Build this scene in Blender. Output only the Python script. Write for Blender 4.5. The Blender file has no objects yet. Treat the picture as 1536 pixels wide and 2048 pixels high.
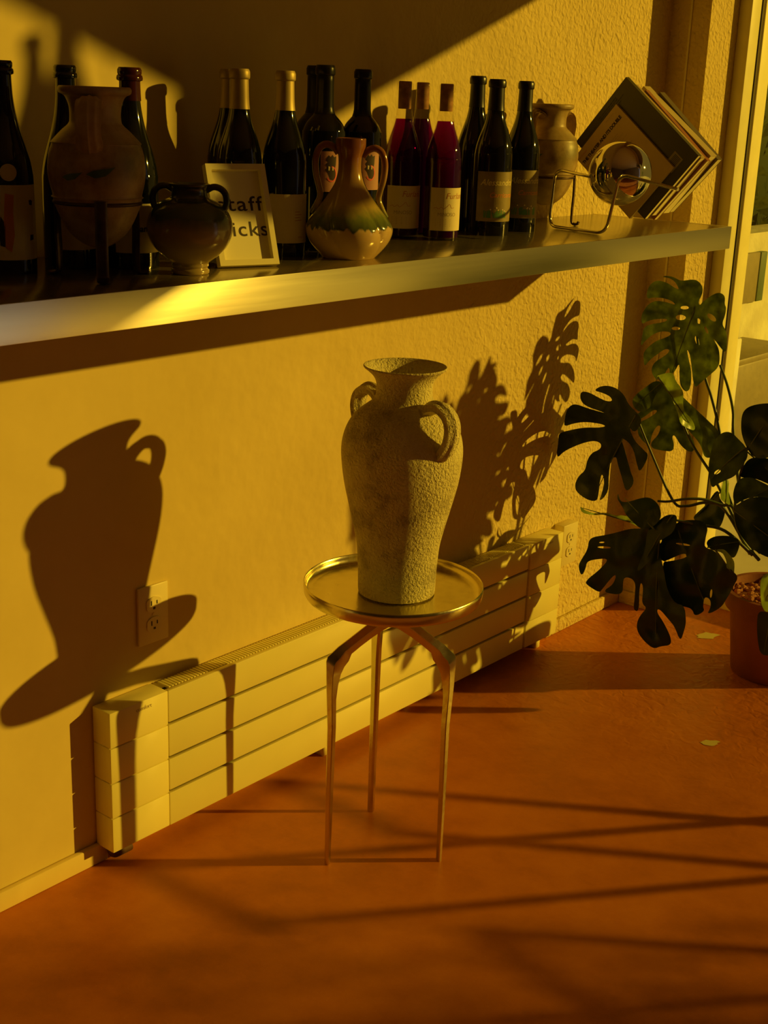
import bpy, bmesh, math, random
from mathutils import Vector, Matrix, noise
from mathutils.geometry import delaunay_2d_cdt
random.seed(7)
PI = math.pi
SC = bpy.context.scene
COL = SC.collection
S, CO = math.sin, math.cos

# ------------------------------------------------------------------ camera
RX = Vector((0.76489041, 0.64317452, 0.03562582))
UP = Vector((-0.21903146, 0.20767428, 0.95336069))
BK = Vector((0.60577874, -0.73701963, 0.29972352))
CAM = Vector((1.7371, 0.0, 1.36))
FPX = 2633.3
cd = bpy.data.cameras.new('camera')
cam = bpy.data.objects.new('camera', cd)
COL.objects.link(cam)
m = Matrix((RX, UP, BK)).transposed().to_4x4()
m.translation = CAM
cam.matrix_world = m
cd.sensor_fit = 'VERTICAL'
cd.sensor_height = 24.0
cd.lens = FPX / 2048 * 24.0
cd.clip_start = 0.02
SC.camera = cam
SC.view_settings.view_transform = 'Standard'
SC.view_settings.look = 'None'
SC.view_settings.gamma = 1.0
SC.view_settings.use_curve_mapping = False
SC.view_settings.exposure = 0.0

# ------------------------------------------------------------------ light
SUN_DIR = Vector((-0.72, -0.69, -0.272)).normalized()
sd = bpy.data.lights.new('sun', 'SUN')
sd.energy = 2.85
sd.color = (1.0, 0.84, 0.55)
sd.angle = math.radians(0.75)
sun = bpy.data.objects.new('sun', sd)
COL.objects.link(sun)
sun.rotation_mode = 'QUATERNION'
sun.rotation_quaternion = (-SUN_DIR).to_track_quat('Z', 'Y')
sun.location = (8, 9, 5)
W = bpy.data.worlds.new('World')
SC.world = W
W.use_nodes = True
bg = W.node_tree.nodes['Background']
bg.inputs[0].default_value = (0.86, 0.72, 0.66, 1)
bg.inputs[1].default_value = 0.16


# ------------------------------------------------------------------ helpers
def ray(px, py):
    return (RX * (px - 768) - UP * (py - 1024) - BK * FPX).normalized()


def at_plane(px, py, p0, n):
    """world point where the sight line of a photo pixel meets a real plane"""
    d = ray(px, py)
    return CAM + d * ((p0 - CAM).dot(n) / d.dot(n))


def newmat(name):
    mt = bpy.data.materials.new(name)
    mt.use_nodes = True
    nt = mt.node_tree
    return mt, nt, nt.nodes['Principled BSDF']


def setp(b, **k):
    names = dict(col='Base Color', rough='Roughness', metal='Metallic', spec='Specular IOR Level', coat='Coat Weight', coatr='Coat Roughness',
                 trans='Transmission Weight', ior='IOR', sheen='Sheen Weight', aniso='Anisotropic')
    for a, v in k.items():
        if a == 'col' and len(v) == 3:
            v = (*v, 1)
        b.inputs[names[a]].default_value = v


def tex(nt, kind='ShaderNodeTexNoise', scale=10, detail=3, rough=0.5, coord='Object', vscale=(1, 1, 1), **kw):
    tc = nt.nodes.new('ShaderNodeTexCoord')
    mp = nt.nodes.new('ShaderNodeMapping')
    mp.inputs['Scale'].default_value = vscale
    n = nt.nodes.new(kind)
    nt.links.new(tc.outputs[coord], mp.inputs[0])
    nt.links.new(mp.outputs[0], n.inputs['Vector'])
    n.inputs['Scale'].default_value = scale
    if 'Detail' in n.inputs:
        n.inputs['Detail'].default_value = detail
    if 'Roughness' in n.inputs and kind == 'ShaderNodeTexNoise':
        n.inputs['Roughness'].default_value = rough
    for a, v in kw.items():
        if a in n.inputs:
            n.inputs[a].default_value = v
    return n


def ramp(nt, src, stops, interp='LINEAR'):
    r = nt.nodes.new('ShaderNodeValToRGB')
    r.color_ramp.interpolation = interp
    els = r.color_ramp.elements
    while len(els) < len(stops):
        els.new(0.5)
    for e, (p, c) in zip(els, stops):
        e.position = p
        e.color = (*c, 1) if len(c) == 3 else c
    nt.links.new(src, r.inputs[0])
    return r


def math_n(nt, op, a, b=None, c=None):
    n = nt.nodes.new('ShaderNodeMath')
    n.operation = op
    for i, v in enumerate((a, b, c)):
        if v is None:
            continue
        if isinstance(v, (int, float)):
            n.inputs[i].default_value = v
        else:
            nt.links.new(v, n.inputs[i])
    return n.outputs[0]


def bump(nt, b, src, dist=0.001, strength=1.0):
    bp = nt.nodes.new('ShaderNodeBump')
    bp.inputs['Distance'].default_value = dist
    bp.inputs['Strength'].default_value = strength
    nt.links.new(src, bp.inputs['Height'])
    nt.links.new(bp.outputs[0], b.inputs['Normal'])
    return bp


def mixc(nt, fac, a, b):
    n = nt.nodes.new('ShaderNodeMix')
    n.data_type = 'RGBA'
    for i, v in ((0, fac), (6, a), (7, b)):
        if isinstance(v, (int, float)):
            n.inputs[i].default_value = v
        elif isinstance(v, tuple):
            n.inputs[i].default_value = (*v, 1) if len(v) == 3 else v
        else:
            nt.links.new(v, n.inputs[i])
    return n.outputs[2]


def simple(name, col, rough=0.5, metal=0.0, var=0.0, vs=20, bmp=0.0, bs=200, **k):
    mt, nt, b = newmat(name)
    setp(b, col=col, rough=rough, metal=metal, **k)
    if var:
        n = tex(nt, scale=vs)
        r = ramp(nt, n.outputs[0], [(0.3, tuple(c * (1 - var) for c in col)), (0.7, tuple(min(1, c * (1 + var)) for c in col))])
        nt.links.new(r.outputs[0], b.inputs[0])
    if bmp:
        bump(nt, b, tex(nt, scale=bs, detail=4).outputs[0], bmp)
    return mt


def link(name, me, mat=None, parent=None, loc=None, smooth=True):
    o = bpy.data.objects.new(name, me)
    COL.objects.link(o)
    if mat is not None and not me.materials:
        for q in (mat if isinstance(mat, (list, tuple)) else [mat]):
            me.materials.append(q)
    if parent is not None:
        o.parent = parent
    if loc is not None:
        o.location = loc
    if smooth:
        for p in me.polygons:
            p.use_smooth = True
    return o


def thing(name, label, cat, loc=(0, 0, 0), rz=0.0, group=None):
    o = bpy.data.objects.new(name, None)
    COL.objects.link(o)
    o.location = loc
    o.rotation_euler = (0, 0, rz)
    o.empty_display_size = 0.05
    tag(o, label, cat, group)
    return o


def tag(o, label, cat, group=None):
    o['label'] = label
    o['category'] = cat
    if group:
        o['group'] = group
    return o


def mesh(verts, faces, name='m'):
    me = bpy.data.meshes.new(name)
    me.from_pydata([tuple(v) for v in verts], [], faces)
    me.update()
    return me


def finish(bm, name='m', recalc=True):
    if recalc:
        bmesh.ops.recalc_face_normals(bm, faces=bm.faces)
    me = bpy.data.meshes.new(name)
    bm.to_mesh(me)
    bm.free()
    return me


def smooth_by_angle(me, deg=35):
    bm = bmesh.new()
    bm.from_mesh(me)
    for e in bm.edges:
        if len(e.link_faces) == 2 and e.calc_face_angle(0) > math.radians(deg):
            e.smooth = False
    bm.to_mesh(me)
    bm.free()


def box_me(x0, x1, y0, y1, z0, z1, bev=0.0, seg=2):
    bm = bmesh.new()
    bmesh.ops.create_cube(bm, size=1)
    for v in bm.verts:
        v.co = Vector(((x0 + x1) / 2 + v.co.x * (x1 - x0), (y0 + y1) / 2 + v.co.y * (y1 - y0), (z0 + z1) / 2 + v.co.z * (z1 - z0)))
    if bev:
        bmesh.ops.bevel(bm, geom=list(bm.edges), offset=bev, segments=seg, affect='EDGES', profile=0.5)
    me = finish(bm)
    smooth_by_angle(me)
    return me


def box(name, x0, x1, y0, y1, z0, z1, mat, parent=None, bev=0.0, struct=False):
    o = link(name, box_me(x0, x1, y0, y1, z0, z1, bev), mat, parent, smooth=bool(bev))
    if struct:
        o['kind'] = 'structure'
    return o


def lathe_me(prof, n=64, fn=None, cap=True):
    """profile [(z, r)...] from bottom (outside) to top; fn(theta, z) scales r"""
    verts, faces = [], []
    for (z, r) in prof:
        for i in range(n):
            t = 2 * PI * i / n
            k = fn(t, z) if fn else 1.0
            verts.append((r * k * CO(t), r * k * S(t), z))
    for j in range(len(prof) - 1):
        for i in range(n):
            a, b = j * n + i, j * n + (i + 1) % n
            faces.append((a, b, b + n, a + n))
    if cap:
        faces.append(tuple(range(n - 1, -1, -1)))
        faces.append(tuple((len(prof) - 1) * n + i for i in range(n)))
    me = mesh(verts, faces)
    smooth_by_angle(me, 50)
    return me


def spline(pts, sub=6):
    """catmull-rom through points given as tuples of any length"""
    out = []
    n = len(pts)
    for i in range(n - 1):
        p0, p1, p2, p3 = pts[max(i - 1, 0)], pts[i], pts[i + 1], pts[min(i + 2, n - 1)]
        for k in range(sub):
            t = k / sub
            out.append(tuple(0.5 * ((2 * b) + (c - a) * t + (2 * a - 5 * b + 4 * c - d) * t * t + (3 * b - a - 3 * c + d) * t ** 3)
                             for a, b, c, d in zip(p0, p1, p2, p3)))
    out.append(tuple(pts[-1]))
    return out


def tube_me(pts, rad, n=12, flat=1.0, ref=None, closed=False, fn=None):
    """tube along points; rad scalar or list; flat squashes the second axis"""
    pts = [Vector(p) for p in pts]
    m_ = len(pts)
    rads = rad if isinstance(rad, (list, tuple)) else [rad] * m_
    verts, faces = [], []
    prev = Vector(ref) if ref is not None else None
    for i, p in enumerate(pts):
        if closed:
            t = (pts[(i + 1) % m_] - pts[i - 1]).normalized()
        else:
            t = (pts[min(i + 1, m_ - 1)] - pts[max(i - 1, 0)]).normalized()
        if prev is None:
            prev = Vector((0, 0, 1)) if abs(t.z) < 0.9 else Vector((1, 0, 0))
        u = (prev - t * prev.dot(t)).normalized()
        v = t.cross(u)
        prev = u
        for k in range(n):
            a = 2 * PI * k / n
            q = fn(a) if fn else 1.0
            verts.append(p + (u * CO(a) + v * S(a) * flat) * rads[i] * q)
    rng = m_ if closed else m_ - 1
    for i in range(rng):
        j = (i + 1) % m_
        for k in range(n):
            faces.append((i * n + k, i * n + (k + 1) % n, j * n + (k + 1) % n, j * n + k))
    if not closed:
        faces.append(tuple(range(n - 1, -1, -1)))
        faces.append(tuple((m_ - 1) * n + k for k in range(n)))
    bm = bmesh.new()
    me = mesh(verts, faces)
    bm.from_mesh(me)
    me2 = finish(bm)
    smooth_by_angle(me2, 50)
    return me2


def round_path(pts, r, sub=6):
    """polyline with corners rounded by radius r"""
    pts = [Vector(p) for p in pts]
    out = [pts[0]]
    for i in range(1, len(pts) - 1):
        a, b, c = pts[i - 1], pts[i], pts[i + 1]
        d1, d2 = (a - b), (c - b)
        rr = min(r, d1.length * 0.48, d2.length * 0.48)
        p, q = b + d1.normalized() * rr, b + d2.normalized() * rr
        for k in range(sub + 1):
            t = k / sub
            out.append(p * (1 - t) ** 2 + b * 2 * t * (1 - t) + q * t * t)
    out.append(pts[-1])
    return out


def text_me(body, size, shear=0.0, extrude=0.0, spacing=1.0, bold=0.0, align='LEFT', line=1.0):
    cu = bpy.data.curves.new('t', 'FONT')
    cu.body = body
    cu.size = size
    cu.shear = shear
    cu.extrude = extrude
    cu.space_character = spacing
    cu.space_line = line
    cu.offset = bold
    cu.align_x = align
    cu.resolution_u = 4
    ob = bpy.data.objects.new('t', cu)
    COL.objects.link(ob)
    bpy.context.view_layer.update()
    me = bpy.data.meshes.new_from_object(ob.evaluated_get(bpy.context.evaluated_depsgraph_get()))
    bpy.data.objects.remove(ob)
    bpy.data.curves.remove(cu)
    return me


def wrap(me, r, ang0, z0):
    """wrap a flat xy mesh round a cylinder of radius r, x=0 at angle ang0 (x grows to the viewer's right)"""
    bm = bmesh.new()
    bm.from_mesh(me)
    bmesh.ops.subdivide_edges(bm, edges=[e for e in bm.edges if e.calc_length() > 0.004], cuts=2)
    for v in bm.verts:
        a = ang0 + v.co.x / r
        v.co = Vector((r * CO(a), r * S(a), z0 + v.co.y))
    me2 = finish(bm, recalc=False)
    return me2


def patch_me(r, a0, a1, z0, z1, n=24, rc=0.0):
    verts, faces = [], []
    for i in range(n + 1):
        a = a0 + (a1 - a0) * i / n
        for z in (z0, z1):
            for rr in (r, r + 0.00025):
                verts.append((rr * CO(a), rr * S(a), z))
    for i in range(n):
        b = i * 4
        faces += [(b + 1, b + 5, b + 7, b + 3), (b + 2, b + 3, b + 7, b + 6), (b, b + 4, b + 5, b + 1)]
    return mesh(verts, faces)


def cdt(outline, holes=(), cell=None):
    """triangulate a 2-D outline with holes, with inner grid points"""
    pts, edges = [], []

    def add(loop):
        b = len(pts)
        pts.extend(Vector((q[0], q[1])) for q in loop)
        edges.extend((b + i, b + (i + 1) % len(loop)) for i in range(len(loop)))
    add(outline)
    for h in holes:
        add(h)

    def inside(x, y, lp):
        c = False
        j = len(lp) - 1
        for i in range(len(lp)):
            xi, yi = lp[i][0], lp[i][1]
            xj, yj = lp[j][0], lp[j][1]
            if (yi > y) != (yj > y) and x < (xj - xi) * (y - yi) / (yj - yi) + xi:
                c = not c
            j = i
        return c

    def ok(x, y):
        return inside(x, y, outline) and not any(inside(x, y, h) for h in holes)
    if cell:
        xs = [p[0] for p in outline]
        ys = [p[1] for p in outline]
        x = min(xs)
        while x < max(xs):
            y = min(ys)
            while y < max(ys):
                if ok(x, y):
                    pts.append(Vector((x, y)))
                y += cell
            x += cell
    v, e, f, *_ = delaunay_2d_cdt(pts, edges, [], 0, 1e-7)
    fs = []
    for t in f:
        cx = sum(v[i].x for i in t) / 3
        cy = sum(v[i].y for i in t) / 3
        if ok(cx, cy):
            fs.append(tuple(t))
    return v, fs


# ------------------------------------------------------------------ materials
def relief_mask(nt, y0, y1):
    g = nt.nodes.new('ShaderNodeNewGeometry')
    sp = nt.nodes.new('ShaderNodeSeparateXYZ')
    nt.links.new(g.outputs['Position'], sp.inputs[0])
    mr = nt.nodes.new('ShaderNodeMapRange')
    mr.interpolation_type = 'SMOOTHSTEP'
    nt.links.new(sp.outputs[1], mr.inputs[0])
    mr.inputs[1].default_value = y0
    mr.inputs[2].default_value = y1
    return mr.outputs[0]


def plaster():
    mt, nt, b = newmat('cream_plaster')
    setp(b, rough=0.75, spec=0.25)
    n = tex(nt, scale=3.5, detail=5, rough=0.6)
    r = ramp(nt, n.outputs[0], [(0.3, (0.70, 0.54, 0.17)), (0.7, (0.80, 0.63, 0.21))])
    nt.links.new(r.outputs[0], b.inputs[0])
    # relief shaped to imitate rippled light from the glass, fading away from the window
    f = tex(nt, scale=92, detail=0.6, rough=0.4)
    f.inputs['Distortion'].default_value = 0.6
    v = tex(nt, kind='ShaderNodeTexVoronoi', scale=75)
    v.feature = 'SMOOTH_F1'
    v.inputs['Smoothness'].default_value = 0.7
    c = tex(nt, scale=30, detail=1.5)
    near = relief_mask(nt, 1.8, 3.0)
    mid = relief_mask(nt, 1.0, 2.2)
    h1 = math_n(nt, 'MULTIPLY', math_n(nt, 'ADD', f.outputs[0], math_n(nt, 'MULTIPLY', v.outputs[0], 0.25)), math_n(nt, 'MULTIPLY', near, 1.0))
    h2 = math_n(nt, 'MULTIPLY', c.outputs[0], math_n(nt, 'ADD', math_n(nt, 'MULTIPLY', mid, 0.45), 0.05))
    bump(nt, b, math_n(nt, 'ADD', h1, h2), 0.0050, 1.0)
    return mt


def concrete_floor():
    mt, nt, b = newmat('stained_concrete')
    setp(b, spec=0.15)
    n = tex(nt, scale=2.2, detail=7, rough=0.65)
    n2 = tex(nt, scale=14, detail=6, rough=0.7)
    mx = math_n(nt, 'ADD', math_n(nt, 'MULTIPLY', n.outputs[0], 0.65), math_n(nt, 'MULTIPLY', n2.outputs[0], 0.35))
    r = ramp(nt, mx, [(0.32, (0.42, 0.125, 0.012)), (0.5, (0.60, 0.19, 0.016)), (0.68, (0.72, 0.25, 0.022))])
    sc = tex(nt, scale=260, detail=2)
    pit = ramp(nt, sc.outputs[0], [(0.70, (0, 0, 0)), (0.76, (1, 1, 1))])
    cc = mixc(nt, math_n(nt, 'MULTIPLY', pit.outputs[0], 0.25), r.outputs[0], (0.75, 0.55, 0.3))
    nt.links.new(cc, b.inputs[0])
    rr = nt.nodes.new('ShaderNodeMapRange')
    nt.links.new(n2.outputs[0], rr.inputs[0])
    rr.inputs[3].default_value = 0.30
    rr.inputs[4].default_value = 0.46
    nt.links.new(rr.outputs[0], b.inputs['Roughness'])
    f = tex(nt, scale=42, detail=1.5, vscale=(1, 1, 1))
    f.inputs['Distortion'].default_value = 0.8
    near = relief_mask(nt, 2.0, 3.1)  # ripple relief stands in for glass-rippled sunlight near the window
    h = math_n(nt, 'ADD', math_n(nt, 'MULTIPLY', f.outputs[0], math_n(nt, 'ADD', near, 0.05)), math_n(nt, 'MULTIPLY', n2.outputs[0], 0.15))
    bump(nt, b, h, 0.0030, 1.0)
    return mt


def tinted_glass(name, tint, gloss=0.10, wav=0.0, refl=(1, 1, 1)):
    mt = bpy.data.materials.new(name)
    mt.use_nodes = True
    nt = mt.node_tree
    nt.nodes.remove(nt.nodes['Principled BSDF'])
    out = nt.nodes['Material Output']
    tr = nt.nodes.new('ShaderNodeBsdfTransparent')
    tr.inputs[0].default_value = (*tint, 1)
    gl = nt.nodes.new('ShaderNodeBsdfGlossy')
    gl.inputs['Roughness'].default_value = 0.03
    gl.inputs[0].default_value = (*refl, 1)
    fr = nt.nodes.new('ShaderNodeFresnel')
    fr.inputs[0].default_value = 1.45
    mx = nt.nodes.new('ShaderNodeMixShader')
    ge = nt.nodes.new('ShaderNodeNewGeometry')   # the outer faces reflect; no false total reflection at the inner ones
    nt.links.new(math_n(nt, 'MULTIPLY', fr.outputs[0], math_n(nt, 'SUBTRACT', 1.0, ge.outputs['Backfacing'])), mx.inputs[0])
    nt.links.new(tr.outputs[0], mx.inputs[1])
    nt.links.new(gl.outputs[0], mx.inputs[2])
    nt.links.new(mx.outputs[0], out.inputs[0])
    if wav:
        t = tex(nt, scale=55, detail=1)
        bp = nt.nodes.new('ShaderNodeBump')
        bp.inputs['Distance'].default_value = wav
        nt.links.new(t.outputs[0], bp.inputs['Height'])
        nt.links.new(bp.outputs[0], gl.inputs['Normal'])
    return mt


M = {}
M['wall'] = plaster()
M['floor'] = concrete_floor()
M['paint'] = simple('satin_cream_paint', (0.86, 0.76, 0.34), 0.35, var=0.05, vs=12)
M['room'] = simple('interior_paint', (0.22, 0.17, 0.12), 0.8, var=0.05, vs=3)
M['ceiling'] = simple('ceiling_paint', (0.82, 0.72, 0.50), 0.85)
M['frame_w'] = simple('painted_window_frame', (0.96, 0.90, 0.42), 0.4, var=0.04)
M['gasket'] = simple('rubber_gasket', (0.05, 0.035, 0.03), 0.6)
M['heater'] = simple('ivory_enamel', (0.93, 0.84, 0.30), 0.28, var=0.03, vs=8, spec=0.5)
M['dark'] = simple('dark_recess', (0.03, 0.02, 0.012), 0.8)
M['outlet'] = simple('ivory_plastic', (0.86, 0.74, 0.34), 0.35)
M['pane'] = tinted_glass('amber_rippled_glass', (0.99, 0.86, 0.32), wav=0.002)
M['clear'] = tinted_glass('clear_glass', (0.97, 0.98, 0.99))


def brushed(name, col, rough, vscale, amt=0.08, bmpd=0.0003):
    mt, nt, b = newmat(name)
    setp(b, col=col, rough=rough, metal=1.0)
    n = tex(nt, scale=60, detail=4, vscale=vscale)
    mr = nt.nodes.new('ShaderNodeMapRange')
    nt.links.new(n.outputs[0], mr.inputs[0])
    mr.inputs[3].default_value = rough - amt
    mr.inputs[4].default_value = rough + amt
    nt.links.new(mr.outputs[0], b.inputs['Roughness'])
    bump(nt, b, n.outputs[0], bmpd)
    return mt


M['fascia'] = brushed('brushed_shelf_edge', (0.95, 0.90, 0.72), 0.30, (3, 0.08, 3), 0.04, 0.00004)
_nt = M['fascia'].node_tree
_b = _nt.nodes['Principled BSDF']
_b.inputs['Anisotropic'].default_value = 0.92
_c = _nt.nodes.new('ShaderNodeCombineXYZ')      # grain runs along the shelf
_c.inputs[2].default_value = 1.0
_nt.links.new(_c.outputs[0], _b.inputs['Tangent'])


def shelf_top():
    mt, nt, b = newmat('worn_zinc_top')
    setp(b, metal=0.75, coat=0.2, coatr=0.1)
    n = tex(nt, scale=7, detail=6, rough=0.7)
    s = tex(nt, scale=90, detail=3, vscale=(6, 0.5, 1))
    r = ramp(nt, n.outputs[0], [(0.3, (0.30, 0.24, 0.13)), (0.7, (0.46, 0.38, 0.20))])
    nt.links.new(r.outputs[0], b.inputs[0])
    mr = nt.nodes.new('ShaderNodeMapRange')
    nt.links.new(s.outputs[0], mr.inputs[0])
    mr.inputs[3].default_value = 0.10
    mr.inputs[4].default_value = 0.30
    nt.links.new(mr.outputs[0], b.inputs['Roughness'])
    bump(nt, b, n.outputs[0], 0.0006)
    return mt


M['shelf'] = shelf_top()
M['brass'] = brushed('antique_brass', (0.72, 0.64, 0.30), 0.24, (1, 1, 1), 0.08, 0.0004)
M['chrome'] = simple('polished_steel', (0.82, 0.80, 0.74), 0.04, 1.0)
M['rod'] = simple('steel_rod', (0.75, 0.70, 0.60), 0.14, 1.0)
M['black'] = simple('black_glass', (0.006, 0.007, 0.003), 0.06, spec=0.6, coat=0.3, coatr=0.03)
M['blackmatte'] = simple('black_foil', (0.012, 0.010, 0.008), 0.32)
M['gold'] = simple('gold_foil', (0.50, 0.38, 0.13), 0.48, 0.35, var=0.05)
M['wax'] = simple('dark_red_wax', (0.045, 0.008, 0.004), 0.12, spec=0.6)
M['cork'] = simple('brown_cork', (0.40, 0.20, 0.07), 0.7, var=0.35, vs=90)
M['clearglass'] = tinted_glass('flint_bottle_glass', (0.97, 0.95, 0.90))
M['iron'] = simple('dark_iron', (0.10, 0.06, 0.03), 0.45, 0.7, var=0.3, vs=60)
M['label'] = simple('cream_label_paper', (0.82, 0.70, 0.42), 0.6, var=0.03)
M['ink'] = simple('dark_ink', (0.03, 0.012, 0.006), 0.6)
M['redink'] = simple('faded_red_ink', (0.55, 0.18, 0.05), 0.6)
M['greyink'] = simple('faded_grey_ink', (0.45, 0.34, 0.16), 0.6)
M['darklabel'] = simple('brown_gold_label', (0.30, 0.22, 0.07), 0.5, var=0.12, vs=60)
M['goldink'] = simple('pale_gold_ink', (0.80, 0.66, 0.25), 0.4)
M['orangeink'] = simple('orange_ink', (0.72, 0.26, 0.05), 0.5)
M['greenink'] = simple('grass_green_ink', (0.09, 0.25, 0.05), 0.6)
M['pinklabel'] = simple('dusky_pink_label', (0.52, 0.25, 0.20), 0.6)
M['coral'] = simple('coral_print', (0.85, 0.12, 0.11), 0.5)
M['paper'] = simple('page_paper', (0.92, 0.82, 0.46), 0.7, var=0.1, vs=40)
M['frame'] = simple('cream_frame', (0.84, 0.76, 0.42), 0.35)
M['card'] = simple('white_card', (0.86, 0.79, 0.48), 0.6)


def wine_mat():
    mt = bpy.data.materials.new('rose_wine')
    mt.use_nodes = True
    nt = mt.node_tree
    b = nt.nodes['Principled BSDF']
    out = nt.nodes['Material Output']
    tc = nt.nodes.new('ShaderNodeTexCoord')
    sp = nt.nodes.new('ShaderNodeSeparateXYZ')
    nt.links.new(tc.outputs['Object'], sp.inputs[0])
    r = ramp(nt, sp.outputs[2], [(0.0, (0.14, 0.002, 0.05)), (0.12, (0.15, 0.002, 0.06)), (0.175, (0.32, 0.005, 0.25)), (0.225, (0.55, 0.010, 0.70))])
    tr = nt.nodes.new('ShaderNodeBsdfTransparent')
    nt.links.new(r.outputs[0], tr.inputs[0])
    setp(b, rough=0.05, col=(0.11, 0.002, 0.30), spec=0.5)
    mx = nt.nodes.new('ShaderNodeMixShader')
    mx.inputs[0].default_value = 0.25
    nt.links.new(tr.outputs[0], mx.inputs[1])
    nt.links.new(b.outputs[0], mx.inputs[2])
    nt.links.new(mx.outputs[0], out.inputs[0])
    return mt


M['wine'] = wine_mat()


def stoneware():
    mt, nt, b = newmat('gritty_stoneware')
    setp(b, rough=0.9, spec=0.15)
    n = tex(nt, scale=9, detail=6, rough=0.65)
    g = tex(nt, scale=200, detail=3, rough=0.6)
    r = ramp(nt, n.outputs[0], [(0.36, (0.46, 0.38, 0.18)), (0.48, (0.78, 0.68, 0.30)), (0.66, (0.88, 0.80, 0.38))])
    c = mixc(nt, math_n(nt, 'MULTIPLY', g.outputs[0], 0.12), r.outputs[0], (0.35, 0.27, 0.14))
    nt.links.new(c, b.inputs[0])
    bump(nt, b, g.outputs[0], 0.0065, 1.0)
    return mt


M['stone'] = stoneware()


def glazed(name, z_lo, z_hi, top, mid, low, rough=0.18, nscale=26, streak=0.35):
    """pottery glaze: colour follows height on the pot, with runs"""
    mt, nt, b = newmat(name)
    setp(b, rough=rough, coat=0.5, coatr=0.08)
    tc = nt.nodes.new('ShaderNodeTexCoord')
    sp = nt.nodes.new('ShaderNodeSeparateXYZ')
    nt.links.new(tc.outputs['Object'], sp.inputs[0])
    mr = nt.nodes.new('ShaderNodeMapRange')
    nt.links.new(sp.outputs[2], mr.inputs[0])
    mr.inputs[1].default_value = z_lo
    mr.inputs[2].default_value = z_hi
    n = tex(nt, scale=nscale, detail=4, vscale=(2.2, 2.2, 0.28))
    f = math_n(nt, 'ADD', mr.outputs[0], math_n(nt, 'MULTIPLY', math_n(nt, 'SUBTRACT', n.outputs[0], 0.5), streak))
    r = ramp(nt, f, [(0.0, low), (0.36, low), (0.56, mid), (0.68, mid), (0.86, top)])
    n2 = tex(nt, scale=40, detail=4)
    c = mixc(nt, math_n(nt, 'MULTIPLY', n2.outputs[0], 0.35), r.outputs[0], tuple(x * 0.6 for x in low))
    nt.links.new(c, b.inputs[0])
    return mt


M['glaze_jar'] = glazed('green_drip_glaze', 0.03, 0.125, (0.02, 0.035, 0.010), (0.022, 0.075, 0.022), (0.42, 0.31, 0.12), streak=0.22)
M['glaze_pitcher'] = glazed('olive_drip_glaze', 0.0, 0.19, (0.30, 0.10, 0.03), (0.62, 0.40, 0.14), (0.62, 0.42, 0.17), 0.13)


def pitcher_mat():
    mt, nt, b = newmat('olive_drip_glaze_band')
    setp(b, rough=0.14, coat=0.5, coatr=0.06)
    tc = nt.nodes.new('ShaderNodeTexCoord')
    sp = nt.nodes.new('ShaderNodeSeparateXYZ')
    nt.links.new(tc.outputs['Object'], sp.inputs[0])
    n = tex(nt, scale=30, detail=4, vscale=(2.4, 2.4, 0.22))
    z = math_n(nt, 'ADD', sp.outputs[2], math_n(nt, 'MULTIPLY', math_n(nt, 'SUBTRACT', n.outputs[0], 0.5), 0.030))
    f = math_n(nt, 'DIVIDE', z, 0.2)
    r = ramp(nt, f, [(0.0, (0.60, 0.40, 0.16)), (0.235, (0.64, 0.44, 0.19)), (0.25, (0.07, 0.09, 0.02)), (0.33, (0.16, 0.19, 0.04)), (0.44, (0.52, 0.38, 0.11)),
                     (0.62, (0.55, 0.34, 0.10)), (0.80, (0.34, 0.13, 0.035)), (1.0, (0.24, 0.08, 0.025))])
    nt.links.new(r.outputs[0], b.inputs[0])
    return mt


M['pitcher'] = pitcher_mat()


def amphora_mat():
    mt, nt, b = newmat('weathered_terracotta_wash')
    setp(b, rough=0.42, spec=0.4)
    n = tex(nt, scale=13, detail=6, rough=0.65)
    n2 = tex(nt, scale=5, detail=3)
    r = ramp(nt, n.outputs[0], [(0.34, (0.22, 0.12, 0.04)), (0.5, (0.44, 0.30, 0.12)), (0.66, (0.58, 0.43, 0.20))])
    r2 = ramp(nt, n2.outputs[0], [(0.5, (0, 0, 0)), (0.62, (1, 1, 1))])
    c = mixc(nt, math_n(nt, 'MULTIPLY', r2.outputs[0], 0.6), r.outputs[0], (0.10, 0.15, 0.05))
    nt.links.new(c, b.inputs[0])
    bump(nt, b, n.outputs[0], 0.001)
    return mt


M['amphora'] = amphora_mat()
M['leafpaint'] = simple('green_brushwork', (0.06, 0.11, 0.035), 0.5, var=0.3, vs=60)
M['terracotta'] = simple('terracotta', (0.30, 0.09, 0.03), 0.75, var=0.15, vs=14, bmp=0.0006, bs=120)
M['pebble'] = simple('clay_pebbles', (0.55, 0.24, 0.10), 0.7, var=0.3, vs=50)


def leaf_mat(name, c1, c2, tl=(0.70, 0.80, 0.05), tw=0.40):
    mt = bpy.data.materials.new(name)
    mt.use_nodes = True
    nt = mt.node_tree
    b = nt.nodes['Principled BSDF']
    out = nt.nodes['Material Output']
    setp(b, rough=0.30, spec=0.5)
    n = tex(nt, scale=24, detail=4)
    r = ramp(nt, n.outputs[0], [(0.35, c1), (0.65, c2)])
    nt.links.new(r.outputs[0], b.inputs[0])
    bump(nt, b, n.outputs[0], 0.0015)
    t = nt.nodes.new('ShaderNodeBsdfTranslucent')
    n3 = tex(nt, scale=38, detail=3)
    r3 = ramp(nt, n3.outputs[0], [(0.30, tuple(x * 0.35 for x in tl)), (0.72, tl)])
    nt.links.new(r3.outputs[0], t.inputs[0])
    mx = nt.nodes.new('ShaderNodeMixShader')
    mx.inputs[0].default_value = tw
    nt.links.new(b.outputs[0], mx.inputs[1])
    nt.links.new(t.outputs[0], mx.inputs[2])
    nt.links.new(mx.outputs[0], out.inputs[0])
    return mt


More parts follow.
